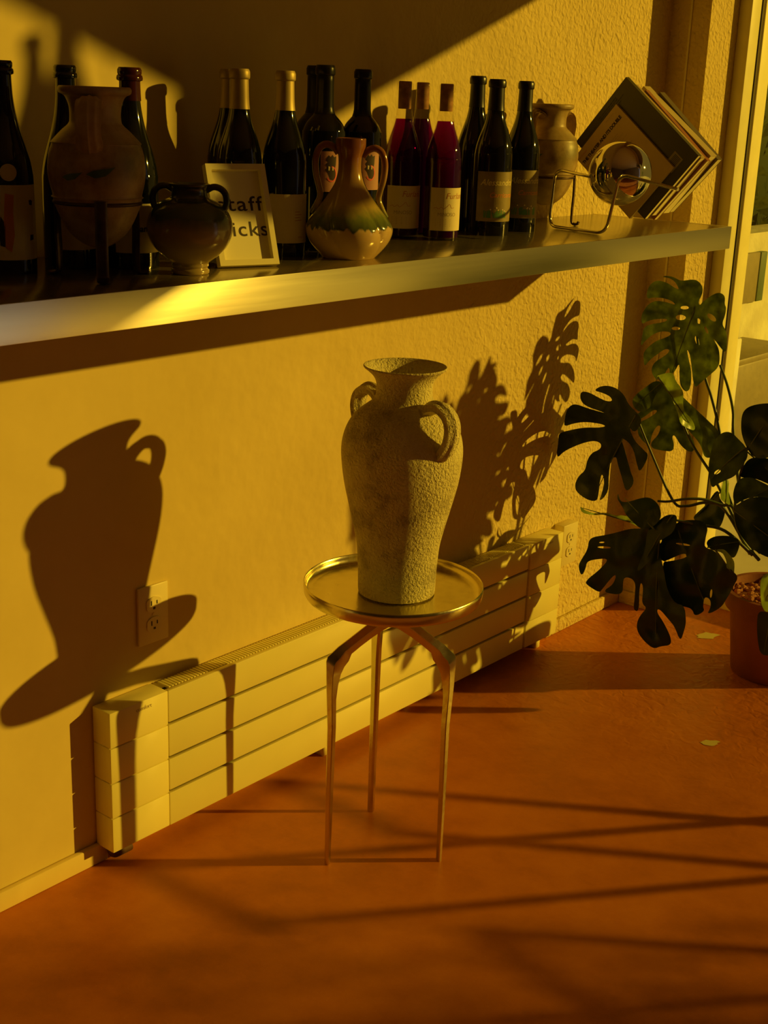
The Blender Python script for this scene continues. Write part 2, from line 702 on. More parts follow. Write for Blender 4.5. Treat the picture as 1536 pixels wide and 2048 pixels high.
M['leaf'] = leaf_mat('monstera_leaf', (0.012, 0.045, 0.008), (0.028, 0.085, 0.014))
M['leafdark'] = leaf_mat('monstera_leaf_shaded', (0.010, 0.034, 0.008), (0.020, 0.055, 0.010), (0.04, 0.10, 0.01), 0.10)  # darker copy of the leaf, with shade put into its colour
M['youngleaf'] = leaf_mat('young_leaf', (0.50, 0.74, 0.08), (0.60, 0.84, 0.10), (0.85, 0.95, 0.12), 0.6)
M['stem'] = simple('green_stem', (0.10, 0.14, 0.03), 0.4, var=0.2)
M['hedge'] = leaf_mat('hedge_leaf', (0.10, 0.16, 0.04), (0.20, 0.28, 0.07), (0.4, 0.45, 0.1), 0.3)
M['render'] = simple('pale_render', (0.90, 0.84, 0.60), 0.85, var=0.2, vs=6, bmp=0.003, bs=30)
M['ground'] = simple('pale_paving', (0.82, 0.78, 0.66), 0.9, var=0.15, vs=3)
M['utility'] = simple('olive_utility_paint', (0.30, 0.25, 0.12), 0.5, var=0.1)
M['blind'] = simple('blind_fabric', (0.32, 0.26, 0.16), 0.9)
M['chair'] = simple('dark_trestle_steel', (0.05, 0.04, 0.03), 0.4, 0.6)

# ------------------------------------------------------------------ room
YW = 3.187          # inner face of the window wall
XR, YB, ZC = 4.6, -2.6, 3.0
RA = 0.108          # reveal plane
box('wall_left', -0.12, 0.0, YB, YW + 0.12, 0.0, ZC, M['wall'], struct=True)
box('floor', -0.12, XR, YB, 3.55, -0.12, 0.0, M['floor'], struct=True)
box('ceiling', -0.12, XR + 0.1, YB - 0.1, 3.55, ZC, ZC + 0.1, M['ceiling'], struct=True)
box('wall_right', XR, XR + 0.1, YB, 3.55, 0.0, ZC, M['room'], struct=True)
box('wall_back', -0.12, XR + 0.1, YB - 0.1, YB, 0.0, ZC, M['room'], struct=True)
# window wall: plaster return beside the corner, its reveal towards the glass
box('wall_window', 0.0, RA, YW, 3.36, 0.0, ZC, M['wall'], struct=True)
o = box('trim_1', 0.052, 0.058, YW - 0.004, YW + 0.001, 0.03, ZC, M['paint'], struct=True, bev=0.0015)
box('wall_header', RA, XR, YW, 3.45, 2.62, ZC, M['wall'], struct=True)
# baseboards
for nm, y0, y1 in (('baseboard_left', -2.6, 1.335), ('baseboard_far', 2.80, YW)):
    o = box(nm, 0.0, 0.012, y0, y1, 0.0, 0.038, M['wall'], struct=True, bev=0.003)
box('baseboard_window', 0.012, RA, YW - 0.012, YW, 0.0, 0.038, M['wall'], struct=True, bev=0.003)
# window: frame, gasket, outer frame, glass
win = bpy.data.objects.new('window_1', None)
COL.objects.link(win)
win['kind'] = 'structure'
GX1 = 3.02
box('frame_jamb', RA, 0.143, 3.34, 3.395, 0.0, 2.62, M['frame_w'], win, 0.002)
box('gasket', 0.136, 0.146, 3.395, 3.408, 0.0, 2.62, M['gasket'], win)
box('frame_outer_jamb', 0.10, 0.150, 3.408, 3.47, 0.0, 2.62, M['frame_w'], win, 0.002)
box('frame_sill', 0.143, GX1, 3.34, 3.47, 0.0, 0.05, M['frame_w'], win, 0.002)
box('frame_head', 0.143, GX1, 3.34, 3.47, 2.56, 2.62, M['frame_w'], win, 0.002)
box('mullion', GX1, GX1 + 0.07, 3.34, 3.47, 0.0, 2.62, M['frame_w'], win, 0.002)
box('pane', 0.146, GX1, 3.398, 3.404, 0.05, 2.56, M['pane'], win)
win2 = bpy.data.objects.new('window_2', None)
COL.objects.link(win2)
win2['kind'] = 'structure'
box('frame_sill', GX1 + 0.07, XR, 3.34, 3.47, 0.0, 0.05, M['frame_w'], win2)
box('pane', GX1 + 0.07, XR, 3.398, 3.404, 0.05, 2.62, M['clear'], win2)

# unseen roller blinds added over the upper window to shade the wall top
b1 = thing('shadow_blind', 'unseen beige roller blind added to shade the wall, drawn down over the upper window nearest the corner', 'blind', (0, 0, 0))
link('cloth', box_me(0.15, 1.81, 3.262, 3.265, 1.862, 2.62), M['blind'], b1)
link('bottom_bar', box_me(0.15, 1.81, 3.257, 3.27, 1.850, 1.866, 0.003), M['frame_w'], b1)
link('roller', tube_me([(0.15, 3.27, 2.58), (1.80, 3.27, 2.58)], 0.022, 16), M['frame_w'], b1)
b2 = thing('shadow_blind', 'unseen narrow roller blind added to shade the wall, hanging crooked over the upper window, middle of three', 'blind', (0, 0, 0))
v = [(1.812, 3.262, 2.043), (2.268, 3.262, 2.370), (2.268, 3.262, 2.62), (1.812, 3.262, 2.62)]
v += [(a, 3.265, c) for a, b_, c in v]
link('cloth', mesh(v, [(0, 1, 2, 3), (7, 6, 5, 4), (0, 4, 5, 1), (1, 5, 6, 2), (2, 6, 7, 3), (3, 7, 4, 0)]), M['blind'], b2, smooth=False)
link('roller', tube_me([(1.86, 3.27, 2.58), (2.26, 3.27, 2.58)], 0.022, 16), M['frame_w'], b2)
b3 = thing('shadow_blind', 'unseen beige roller blind added to shade the wall, drawn down over the upper window farthest from the corner', 'blind', (0, 0, 0))
link('cloth', box_me(2.272, 3.02, 3.262, 3.265, 1.912, 2.62), M['blind'], b3)
link('bottom_bar', box_me(2.272, 3.02, 3.257, 3.27, 1.900, 1.916, 0.003), M['frame_w'], b3)
link('roller', tube_me([(2.272, 3.27, 2.58), (3.02, 3.27, 2.58)], 0.022, 16), M['frame_w'], b3)

# ------------------------------------------------------------------ outdoors
box('ground', -4.0, 14.0, 3.56, 16.0, -0.25, -0.15, M['ground'], struct=True)
ow = box('garden_wall', -1.25, -1.05, 4.2, 12.0, -0.15, 0.80, M['render'])
tag(ow, 'low pale rendered wall outside the amber window', 'wall')
ub = thing('utility_cabinet', 'olive utility cabinet standing outside against the pale low wall', 'cabinet', (-0.90, 5.75, -0.15))
link('body', box_me(-0.13, 0.13, -0.35, 0.35, 0, 0.42, 0.01), M['utility'], ub)
link('lid', box_me(-0.14, 0.14, -0.36, 0.36, 0.42, 0.45, 0.006), M['utility'], ub)
pn = thing('wall_hatch', 'dark hatch set in the pale wall outside the window', 'hatch', (-1.05, 6.05, 0.47))
link('panel', box_me(0, 0.03, -0.22, 0.12, 0, 0.24, 0.004), M['utility'], pn)
link('hatch_frame', box_me(0, 0.035, 0.12, 0.19, 0, 0.24, 0.004), simple('dark_green_paint', (0.10, 0.16, 0.06), 0.6), pn)
hv, hf = [], []
rr = random.Random(3)
for i in range(5200):
    y = rr.uniform(4.3, 11.5)
    c = Vector((-1.55 + rr.gauss(0, 0.14), y, rr.uniform(0.0, 3.2)))
    a = Vector((rr.gauss(0, 1), rr.gauss(0, 1), rr.gauss(0, 1))).normalized()
    bvec = a.orthogonal().normalized()
    s_ = rr.uniform(0.04, 0.10)
    k = len(hv)
    hv += [c + a * s_, c + bvec * s_ * 0.5, c - a * s_, c - bvec * s_ * 0.5]
    hf.append((k, k + 1, k + 2, k + 3))
hd = link('foliage', mesh(hv, hf), M['hedge'], smooth=False)
hr = thing('hedge', 'tall green hedge behind the pale wall outside the window', 'hedge', (0, 0, 0))
hd.parent = hr
hd['kind'] = 'stuff'
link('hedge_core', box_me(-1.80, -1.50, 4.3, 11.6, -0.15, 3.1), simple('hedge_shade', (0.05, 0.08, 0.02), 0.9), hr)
ac = thing('vent_unit', 'pale slatted ventilation unit outside at the right edge', 'vent', (-0.70, 4.95, -0.15))
link('casing', box_me(-0.12, 0.12, -0.16, 0.16, 0, 0.62, 0.01), M['render'], ac)
for k in range(14):
    link('slat', box_me(-0.10, 0.10, -0.172, -0.158, 0.06 + k * 0.038, 0.08 + k * 0.038), M['utility'], ac, smooth=False)

# unseen tree added outside the window to dim part of the floor
tv, tf = [], []
rr = random.Random(8)
for i in range(900):
    q = Vector((rr.gauss(0, 1), rr.gauss(0, 1), rr.gauss(0, 1))).normalized() * (rr.random() ** 0.4)
    c = Vector((q.x * 0.30, q.y * 0.34, 1.62 + q.z * 0.50))
    a = Vector((rr.gauss(0, 1), rr.gauss(0, 1), rr.gauss(0, 1))).normalized()
    bv = a.orthogonal().normalized()
    s_ = rr.uniform(0.025, 0.05)
    k = len(tv)
    tv += [c + a * s_, c + bv * s_ * 0.5, c - a * s_, c - bv * s_ * 0.5]
    tf.append((k, k + 1, k + 2, k + 3))
tr_ = thing('shade_tree', 'unseen loose-crowned tree added outside the window to dim the floor', 'tree', (4.28, 4.75, -0.15))
link('trunk', tube_me([(0, 0, 0), (0.01, 0.02, 0.7), (0.0, 0.0, 1.5)], [0.025, 0.02, 0.014], 10), M['stem'], tr_)
crown = link('foliage', mesh(tv, tf), M['hedge'], tr_, smooth=False)
crown['kind'] = 'stuff'


def trestle(label, x, y, rz, hh):  # unseen prop, added so its legs throw shadow bars across the floor
    t = thing('shadow_trestle', label, 'trestle', (x, y, 0.0), math.radians(rz))
    for sx in (-0.16, 0.16):
        link('leg', tube_me([(sx, -0.20, 0.0), (sx, 0.20, hh)], 0.012, 10), M['chair'], t)
        link('leg', tube_me([(sx * 0.85, 0.20, 0.0), (sx * 0.85, -0.20, hh)], 0.012, 10), M['chair'], t)
    for sy in (-0.20, 0.20):
        link('top_rail', tube_me([(-0.17, sy, hh), (0.17, sy, hh)], 0.010, 10), M['chair'], t)


trestle('unseen added steel trestle with crossed legs by the window, nearer the potted plant', 1.66, 2.96, 4, 0.55)
trestle('unseen added steel trestle with crossed legs by the window, farther from the potted plant', 2.36, 2.92, -10, 0.60)

# ------------------------------------------------------------------ shelf
ZS = 1.1056
sh = thing('wall_shelf', 'long metal-topped wall shelf with a deep brushed edge', 'shelf', (0, 0, 0))
link('top', box_me(0.0005, 0.3640, -2.0, 2.885, ZS - 0.0495, ZS, 0.0015), M['shelf'], sh)
link('front_edge', box_me(0.3640, 0.3672, -2.0, 2.8905, ZS - 0.050, ZS + 0.0006, 0.001), M['fascia'], sh)
link('end_edge', box_me(0.0005, 0.3640, 2.885, 2.8905, ZS - 0.050, ZS + 0.0006, 0.001), M['fascia'], sh)

# ------------------------------------------------------------------ radiator
rd = thing('panel_radiator', 'long low cream panel radiator fixed to the wall above the floor', 'radiator', (0, 0, 0))
Z0, ZH = 0.035, 0.070
link('back_case', box_me(0.002, 0.028, 1.318, 2.776, Z0 + 0.003, 0.311), M['heater'], rd)
for k in range(4):
    z0, z1 = Z0 + k * ZH + 0.0008, Z0 + (k + 1) * ZH - 0.0008
    a = link('end_panel', box_me(0.0025, 0.051, 1.316, 1.450, z0, z1, 0.002), M['heater'], rd)
    gap = 0.0042
    link('front_panel', box_me(0.0400, 0.0515, 1.4505, 2.6265, z0 + (gap if k else 0), z1, 0.002), M['heater'], rd)
    link('cover_panel', box_me(0.0025, 0.0535, 2.632, 2.778, z0, z1, 0.0015), M['heater'], rd)
link('shadow_gap', box_me(0.0275, 0.0295, 1.452, 2.631, Z0 + 0.01, 0.309), M['dark'], rd)
for k in range(150):
    y = 1.462 + k * 0.00772
    link('grille_slat', box_me(0.008, 0.040, y, y + 0.0042, 0.3105, 0.3150), M['heater'], rd, smooth=False) if k == 0 else None
slat0 = [c for c in rd.children if c.name.startswith('grille_slat')][0]
for k in range(1, 150):
    c = slat0.copy()
    COL.objects.link(c)
    c.location.y = k * 0.00772
link('grille_bed', box_me(0.006, 0.040, 1.455, 2.625, 0.3100, 0.3108), M['dark'], rd, smooth=False)
t = text_me('comfort', 0.011)
t.transform(Matrix.Translation((0.0515, 1.375, 0.297)) @ Matrix.Rotation(PI / 2, 4, 'Z') @ Matrix.Rotation(PI / 2, 4, 'X'))
link('badge', t, M['greyink'], rd, smooth=False)
t = text_me('comfort', 0.009)
t.transform(Matrix.Translation((0.0538, 2.70, 0.297)) @ Matrix.Rotation(PI / 2, 4, 'Z') @ Matrix.Rotation(PI / 2, 4, 'X'))
link('badge', t, M['greyink'], rd, smooth=False)
link('pipe_elbow', tube_me(round_path([(0.024, 1.335, 0.04), (0.024, 1.335, 0.016), (0.024, 1.375, 0.016)], 0.01), 0.010, 12), simple('rusty_pipe', (0.12, 0.06, 0.03), 0.7, 0.3), rd)
link('foot', box_me(0.004, 0.03, 2.72, 2.74, 0.0, 0.04), M['heater'], rd)
link('foot', box_me(0.004, 0.03, 1.90, 1.92, 0.0, 0.04), M['heater'], rd)


# ------------------------------------------------------------------ outlets
def outlet(label, loc, depth=0.006):
    o = thing('wall_outlet', label, 'outlet', loc)
    link('cover_plate', box_me(0.0, depth, -0.035, 0.035, -0.056, 0.056, 0.002), M['outlet'], o)
    for s_ in (-1, 1):
        bm = bmesh.new()
        n = 28
        ring = []
        for i in range(n):
            a = 2 * PI * i / n
            ring.append((0.0168 * max(-1, min(1, 1.18 * CO(a))) , 0.0150 * S(a)))
        verts = [(depth - 0.001, y, z + s_ * 0.0195) for y, z in ring] + [(depth + 0.0022, y, z + s_ * 0.0195) for y, z in ring]
        fs = [tuple(range(n, 2 * n))] + [(i, (i + 1) % n, n + (i + 1) % n, n + i) for i in range(n)]
        rc = link('receptacle', mesh(verts, fs), M['outlet'], o, smooth=False)
        x0, x1 = depth + 0.0015, depth + 0.0024
        zc = s_ * 0.0195
        link('slot', box_me(x0, x1, -0.0078, -0.0052, zc - 0.001, zc + 0.008), M['dark'], rc, smooth=False)
        link('slot', box_me(x0, x1, 0.0052, 0.0078, zc + 0.000, zc + 0.007), M['dark'], rc, smooth=False)
        link('ground_hole', box_me(x0, x1, -0.0028, 0.0028, zc - 0.0095, zc - 0.0045, 0.001), M['dark'], rc, smooth=False)
    link('screw', tube_me([(depth - 0.001, 0, 0), (depth + 0.001, 0, 0)], 0.003, 12), M['outlet'], o)
    return o


outlet('cream double wall outlet above the left end of the radiator', (0.0, 1.4575, 0.450))
outlet('cream double wall outlet beside the far right end of the radiator', (0.0, 2.852, 0.258), 0.03)

# ------------------------------------------------------------------ side table
TCX, TCY = 0.3675, 1.700
tb = thing('side_table', 'small round brass tray table on three slim angular legs', 'table', (TCX, TCY, 0.0))
ZT = 0.545
prof = [(0.520, 0.02), (0.520, 0.140), (0.5205, 0.150), (0.523, 0.1555), (0.528, 0.158), (0.540, 0.1592), (0.545, 0.1590), (0.5462, 0.1578), (0.5452, 0.1565),
        (0.540, 0.1562), (0.5335, 0.1545), (0.530, 0.150), (0.5285, 0.142), (0.528, 0.10), (0.528, 0.001)]
link('tray', lathe_me(prof, 96), M['brass'], tb)
link('hub', lathe_me([(0.474, 0.010), (0.476, 0.017), (0.500, 0.0175), (0.512, 0.019), (0.5205, 0.026)], 32), M['brass'], tb)
feet = [(0.3141, 1.5971), (0.4646, 1.7551), (0.2501, 1.8017)]
fcx, fcy = sum(f[0] for f in feet) / 3, sum(f[1] for f in feet) / 3
for (fx, fy) in feet:
    d = Vector((fx - fcx, fy - fcy, 0))
    L = d.length
    d.normalize()
    foot = Vector((fx - TCX, fy - TCY, 0.0))
    knee = Vector((fx - TCX, fy - TCY, 0.418)) + d * 0.004
    kd = Vector((knee.x, knee.y, 0)).normalized()
    side = Vector((-kd.y, kd.x, 0))
    KL, FL = Vector((knee.x, knee.y)).length, Vector((foot.x, foot.y)).length
    outer = [(FL + .001, 0), (FL + .002, .14), (FL + .002, .28), (KL + .002, .36), (KL + .003, .395), (KL + .0035, .410), (KL + .001, .419), (KL - .008, .426), (KL * .85, .4345), (KL * .66, .449),
             (KL * .42, .468), (.026, .484), (.006, .496)]
    inner = [(FL - .009, 0), (FL - .011, .14), (FL - .013, .28), (KL - .016, .335), (KL - .019, .362), (KL - .0235, .382), (KL - .030, .396), (KL - .038, .406), (KL * .64, .419), (KL * .50, .431),
             (KL * .32, .445), (.016, .457), (.002, .463)]
    hw = [.0052, .0058, .0066, .0076, .0084, .0088, .0090, .0090, .0088, .0084, .0080, .0082, .0085]
    vs, fs = [], []
    for (a, za), (b, zb_), w_ in zip(outer, inner, hw):
        O, I = kd * a + Vector((0, 0, za)), kd * b + Vector((0, 0, zb_))
        ox = (O - I).normalized()
        mid = O * 0.62 + I * 0.38      # ridge runs nearer the outer edge
        c_ = 0.0011
        vs += [O + side * c_, mid + side * w_ * 1.30 + ox * c_, mid + side * w_ * 1.30 - ox * c_, I + side * c_ * 2.4, I - side * c_ * 2.4, mid - side * w_ * 1.30 - ox * c_, mid - side * w_ * 1.30 + ox * c_, O - side * c_]
    q = 8
    for i in range(len(outer) - 1):
        for k in range(q):
            fs.append((i * q + k, i * q + (k + 1) % q, (i + 1) * q + (k + 1) % q, (i + 1) * q + k))
    fs.append(tuple(range(q)))
    fs.append(tuple((len(outer) - 1) * q + k for k in range(q)))
    bm = bmesh.new()
    bm.from_mesh(mesh(vs, fs))
    me = finish(bm)
    smooth_by_angle(me, 24)
    link('leg', me, M['brass'], tb)


# ------------------------------------------------------------------ the big vase
def handle_me(p, rad, out, flat=1.0, ribs=3, n=24, sub=8):
    pts = spline(p, sub)
    rs = [q[0] for q in spline([(r,) for r in rad], sub)]
    return tube_me(pts, rs, n, flat, ref=out, fn=lambda a: 1.0 + 0.13 * CO(ribs * 2 * a))


VX, VY, VZ = 0.373, 1.702, 0.5285
vs_ = thing('amphora_vase', 'tall sand-coloured stoneware vase with two loop handles on the brass table', 'vase', (VX, VY, VZ))
P = [(0.0, 0.060), (0.002, 0.0655), (0.006, 0.068), (0.04, 0.0690), (0.08, 0.0715), (0.105, 0.0755), (0.153, 0.0870), (0.203, 0.0985), (0.245, 0.1038), (0.27, 0.1035),
     (0.292, 0.0985), (0.310, 0.0900), (0.324, 0.0790), (0.336, 0.0640), (0.344, 0.0540), (0.352, 0.0490), (0.366, 0.0475), (0.378, 0.0490), (0.388, 0.0545), (0.396, 0.0630), (0.4015, 0.0700),
     (0.4045, 0.0705), (0.4045, 0.0680), (0.398, 0.0600), (0.385, 0.0490), (0.37, 0.0420), (0.35, 0.0430), (0.33, 0.060), (0.29, 0.09)]
P = spline(P, 3)
vb = link('body', lathe_me(P, 128, lambda t, z: 1 + 0.006 * noise.noise(Vector((CO(t), S(t), z * 8)))), M['stone'], vs_)
for sgn, nm in ((1, 'handle'), (-1, 'handle')):
    d = Vector((0.985, -0.17, 0)).normalized() * sgn
    u = Vector((-d.y, d.x, 0))

    def hp(r, z):
        return tuple(d * r + Vector((0, 0, z)))
    pts = [hp(0.052, 0.330), hp(0.068, 0.345), hp(0.092, 0.350), hp(0.114, 0.338), hp(0.122, 0.318), hp(0.118, 0.296), hp(0.106, 0.276), hp(0.097, 0.268)]
    link(nm, handle_me(pts, [0.011, 0.0105, 0.010, 0.0095, 0.0095, 0.0095, 0.010, 0.009], tuple(d), 1.5), M['stone'], vs_)

# ------------------------------------------------------------------ bottles
BURG = [(0, .84), (.006, .96), (.02, 1), (.48, 1), (.53, .985), (.58, .93), (.63, .82), (.68, .68), (.73, .545), (.78, .455), (.83, .405), (.90, .385), (.945, .375)]
CHAMP = [(0, .84), (.006, .96), (.02, 1), (.42, 1), (.48, .98), (.54, .91), (.60, .79), (.66, .65), (.72, .53), (.78, .44), (.84, .385), (.90, .365), (.93, .36)]
BORD = [(0, .88), (.005, .97), (.02, 1), (.60, 1), (.64, .985), (.67, .93), (.70, .80), (.725, .62), (.745, .48), (.77, .42), (.80, .40), (.945, .385)]


def bottle(kind, label, X, Y, r, h, style, front=None, group=None):
    """front: angle of the label centre measured from the direction to the camera, to the viewer's right"""
    prof = {'burg': BURG, 'champ': CHAMP, 'bord': BORD}[style]
    o = thing(kind, label, 'bottle', (X, Y, ZS), 0, group)
    lip = [(.947, .375), (.952, .43), (.958, .44), (.985, .44), (.992, .42), (1.0, .39)] if style != 'champ' else \
        [(.935, .36), (.940, .45), (.950, .46), (.962, .44), (.966, .40), (.975, .42), (.99, .42), (1.0, .38)]
    o['r'] = r
    return o, prof, lip


def glassbody(o, prof, lip, r, h, mat, topk=1.0):
    p = [(z * h, q * r) for z, q in spline(prof, 4)] + [(z * h, q * r) for z, q in lip]
    return link('glass_body', lathe_me(p, 64), mat, o)


def cap_sleeve(o, name, prof, lip, r, h, z0, mat, ext=0.0006, rz=None):
    p = [(z * h, q * r + ext) for z, q in spline(prof, 4) if z >= z0] + [(z * h, q * r + ext) for z, q in lip[:-1]] + [(1.0 * h + 0.0005, q * r) for q in (.40, .30, .02)]
    p = [(p[0][0], p[0][1] - ext)] + p
    return link(name, lathe_me(p, 48), mat, o)


def cam_angle(X, Y):
    return math.atan2(CAM.y - Y, CAM.x - X)


def add_label(o, X, Y, r, left, right, z0, z1, mat, name='label'):
    """left/right in degrees from the direction to the camera; + is viewer's right"""
    a = cam_angle(X, Y)
    return link(name, patch_me(r + 0.0002, a + math.radians(left), a + math.radians(right), z0, z1), mat, o, smooth=False)


def add_text(lb, X, Y, r, body, size, ang, z, mat, shear=0.0, name='lettering', bold=0.0, spacing=1.0):
    a = cam_angle(X, Y)
    return link(name, wrap(text_me(body, size, shear, 0, spacing, bold), r + 0.0006, a + math.radians(ang), z), mat, lb, smooth=False)


def flat_on(lb, X, Y, r, pts, ang, z, mat, name, closed=True):
    """a printed shape (2-D polygon, metres) wrapped on the label"""
    v, f = cdt(pts, cell=0.003)
    me = mesh([(q.x, q.y, 0) for q in v], f)
    a = cam_angle(X, Y)
    return link(name, wrap(me, r + 0.0006, a + math.radians(ang), z), mat, lb, smooth=False)


def stroke(pts, w):
    pts = [Vector(p) for p in pts]
    L, R = [], []
    for i, p in enumerate(pts):
        t = (pts[min(i + 1, len(pts) - 1)] - pts[max(i - 1, 0)]).normalized()
        nn = Vector((-t.y, t.x))
        L.append(p + nn * w / 2)
        R.append(p - nn * w / 2)
    n = len(pts)
    v = [(q.x, q.y, 0) for q in L + R]
    return mesh(v, [(n + i, n + i + 1, i + 1, i) for i in range(n - 1)])


def stroke_on(lb, X, Y, r, pts, w, ang, z, mat, name='print'):
    a = cam_angle(X, Y)
    return link(name, wrap(stroke(pts, w), r + 0.0006, a + math.radians(ang), z), mat, lb, smooth=False)


# left-hand dark bottles (champagne shape)
X, Y, r, h = 0.118, 1.112, 0.0375, 0.285
o, pf, lp = bottle('wine_bottle', 'black sloping-shouldered bottle with a round medallion, cut off at the left edge', X, Y, r, h, 'champ')
glassbody(o, pf, lp, r, h, M['black'])
lb = add_label(o, X, Y, r, -100, 78, 0.020, 0.122, M['label'])
flat_on(lb, X, Y, r, [(-.010, -.038), (-.002, -.044), (.003, -.020), (.002, .010), (.004, .034), (-.008, .036), (-.011, 0)], 8, 0.075, M['orangeink'], 'orange_print')
flat_on(lb, X, Y, r, [(-.004, -.03), (.003, -.032), (.004, .0), (-.002, .01), (-.005, -.01)], -12, 0.070, M['ink'], 'dark_print')
flat_on(lb, X, Y, r, [(-.003, -.003), (.003, -.004), (.004, .002), (0, .004), (-.004, .003)], 55, 0.098, M['ink'], 'dark_print')
flat_on(lb, X, Y, r, [(-.004, -.004), (.004, -.003), (.004, .004), (-.003, .004)], 55, 0.050, M['ink'], 'dark_print')
md = [(0.0115 * CO(a * PI / 14), 0.0115 * S(a * PI / 14)) for a in range(28)]
flat_on(o, X, Y, r, md, 5, 0.139, M['label'], 'medallion')

X, Y, r, h = 0.120, 1.217, 0.0385, 0.283
o, pf, lp = bottle('wine_bottle', 'black beaded-lip bottle directly behind the large amphora', X, Y, r, h, 'champ')
glassbody(o, pf, lp, r, h, M['black'])
lb = add_label(o, X, Y, r, -20, 100, 0.028, 0.098, M['label'])
add_text(lb, X, Y, r, 'Barri', 0.013, 22, 0.062, M['ink'], bold=0.0004)

X, Y, r, h = 0.172, 1.291, 0.0385, 0.283
o, pf, lp = bottle('wine_bottle', 'black bottle with dark red wax top between amphora and squat jar', X, Y, r, h, 'champ')
glassbody(o, pf, lp, r, h, M['black'])
cap_sleeve(o, 'wax_seal', pf, lp, r, h, 0.84, M['wax'], 0.0012)
lb = add_label(o, X, Y, r, -40, 95, 0.024, 0.095, M['label'])
add_text(lb, X, Y, r, 'Bani', 0.013, 5, 0.055, M['ink'], bold=0.0004)

# gold-capsuled trio behind the sign
for k, (X, Y, r, h, lbl) in enumerate(((0.086, 1.570, 0.0365, 0.290, 'black bottle with gold foil neck, rear of the pair behind the sign'),
                                       (0.151, 1.530, 0.0365, 0.290, 'black bottle with gold foil neck, directly behind the framed sign'),
                                       (0.185, 1.599, 0.0362, 0.290, 'gold-necked black bottle with a cream label right of the framed sign'))):
    o, pf, lp = bottle('wine_bottle', lbl, X, Y, r, h, 'burg')
    glassbody(o, pf, lp, r, h, M['black'])
    cap_sleeve(o, 'capsule', pf, lp, r, h, 0.79, M['gold'])
    lb = add_label(o, X, Y, r, -40, 100, 0.022, 0.100, M['label'])
    if k == 2:
        for j in range(4):
            stroke_on(lb, X, Y, r, [(0, 0), (0.010 + 0.004 * (j % 2), 0.0004)], 0.0009, 30, 0.072 - j * 0.0045, M['redink'], 'fine_print')
        stroke_on(lb, X, Y, r, [(0, 0), (0.003, 0.006), (0.005, 0.0), (0.007, 0.007)], 0.0005, 55, 0.085, M['greyink'], 'crest_line')
        add_text(lb, X, Y, r, 'vino', 0.006, 40, 0.030, M['redink'])

# bordeaux trio
for k, (X, Y, r, h, lbl) in enumerate(((0.105, 1.757, 0.0370, 0.303, 'tall black square-shouldered bottle, rear left of the pair behind the pitcher'),
                                       (0.168, 1.712, 0.0370, 0.303, 'tall black square-shouldered bottle half hidden by the pitcher, pink label showing left of it'),
                                       (0.165, 1.812, 0.0350, 0.300, 'tall black square-shouldered bottle with a pink label seen through the pitcher handle'))):
    o, pf, lp = bottle('wine_bottle', lbl, X, Y, r, h, 'bord')
    glassbody(o, pf, lp, r, h, M['black'])
    cap_sleeve(o, 'capsule', pf, lp, r, h, 0.74, M['blackmatte'])
    if k:
        l0, l1 = (-8, 95) if k == 1 else (-20, 62)
        lb = add_label(o, X, Y, r, l0, l1, 0.100, 0.166, M['pinklabel'])
        c0 = 22 if k == 1 else 30
        figure = [(-.010, .028), (-.006, .033), (-.003, .029), (.001, .034), (.004, .029), (.009, .031), (.008, .012), (.006, .002), (.011, -.010), (.004, -.022), (-.003, -.020),
                  (-.008, -.006), (-.013, .001), (-.009, .006), (-.012, .012), (-.008, .018), (-.012, .022)]
        figure = [(x * 0.9, y * 0.75) for x, y in figure]
        flat_on(lb, X, Y, r, figure, c0, 0.135, M['ink'], 'dark_figure')
        ringp = [(0.0085 * CO(t) , 0.012 * S(t) - .002) for t in [i * 0.35 - 2.6 for i in range(13)]]
        stroke_on(lb, X, Y, r + 0.0002, [Vector(q) for q in ringp], 0.0022, c0, 0.131, M['coral'], 'coral_ring')
        flat_on(lb, X, Y, r + .0002, [(-.006, 0), (-.004, 0), (-.003, .006), (-.006, .007)], c0, 0.135, M['label'], 'pale_mark')
        flat_on(lb, X, Y, r + .0002, [(.001, 0), (.003, 0), (.003, .006), (.001, .005)], c0, 0.135, M['label'], 'pale_mark')

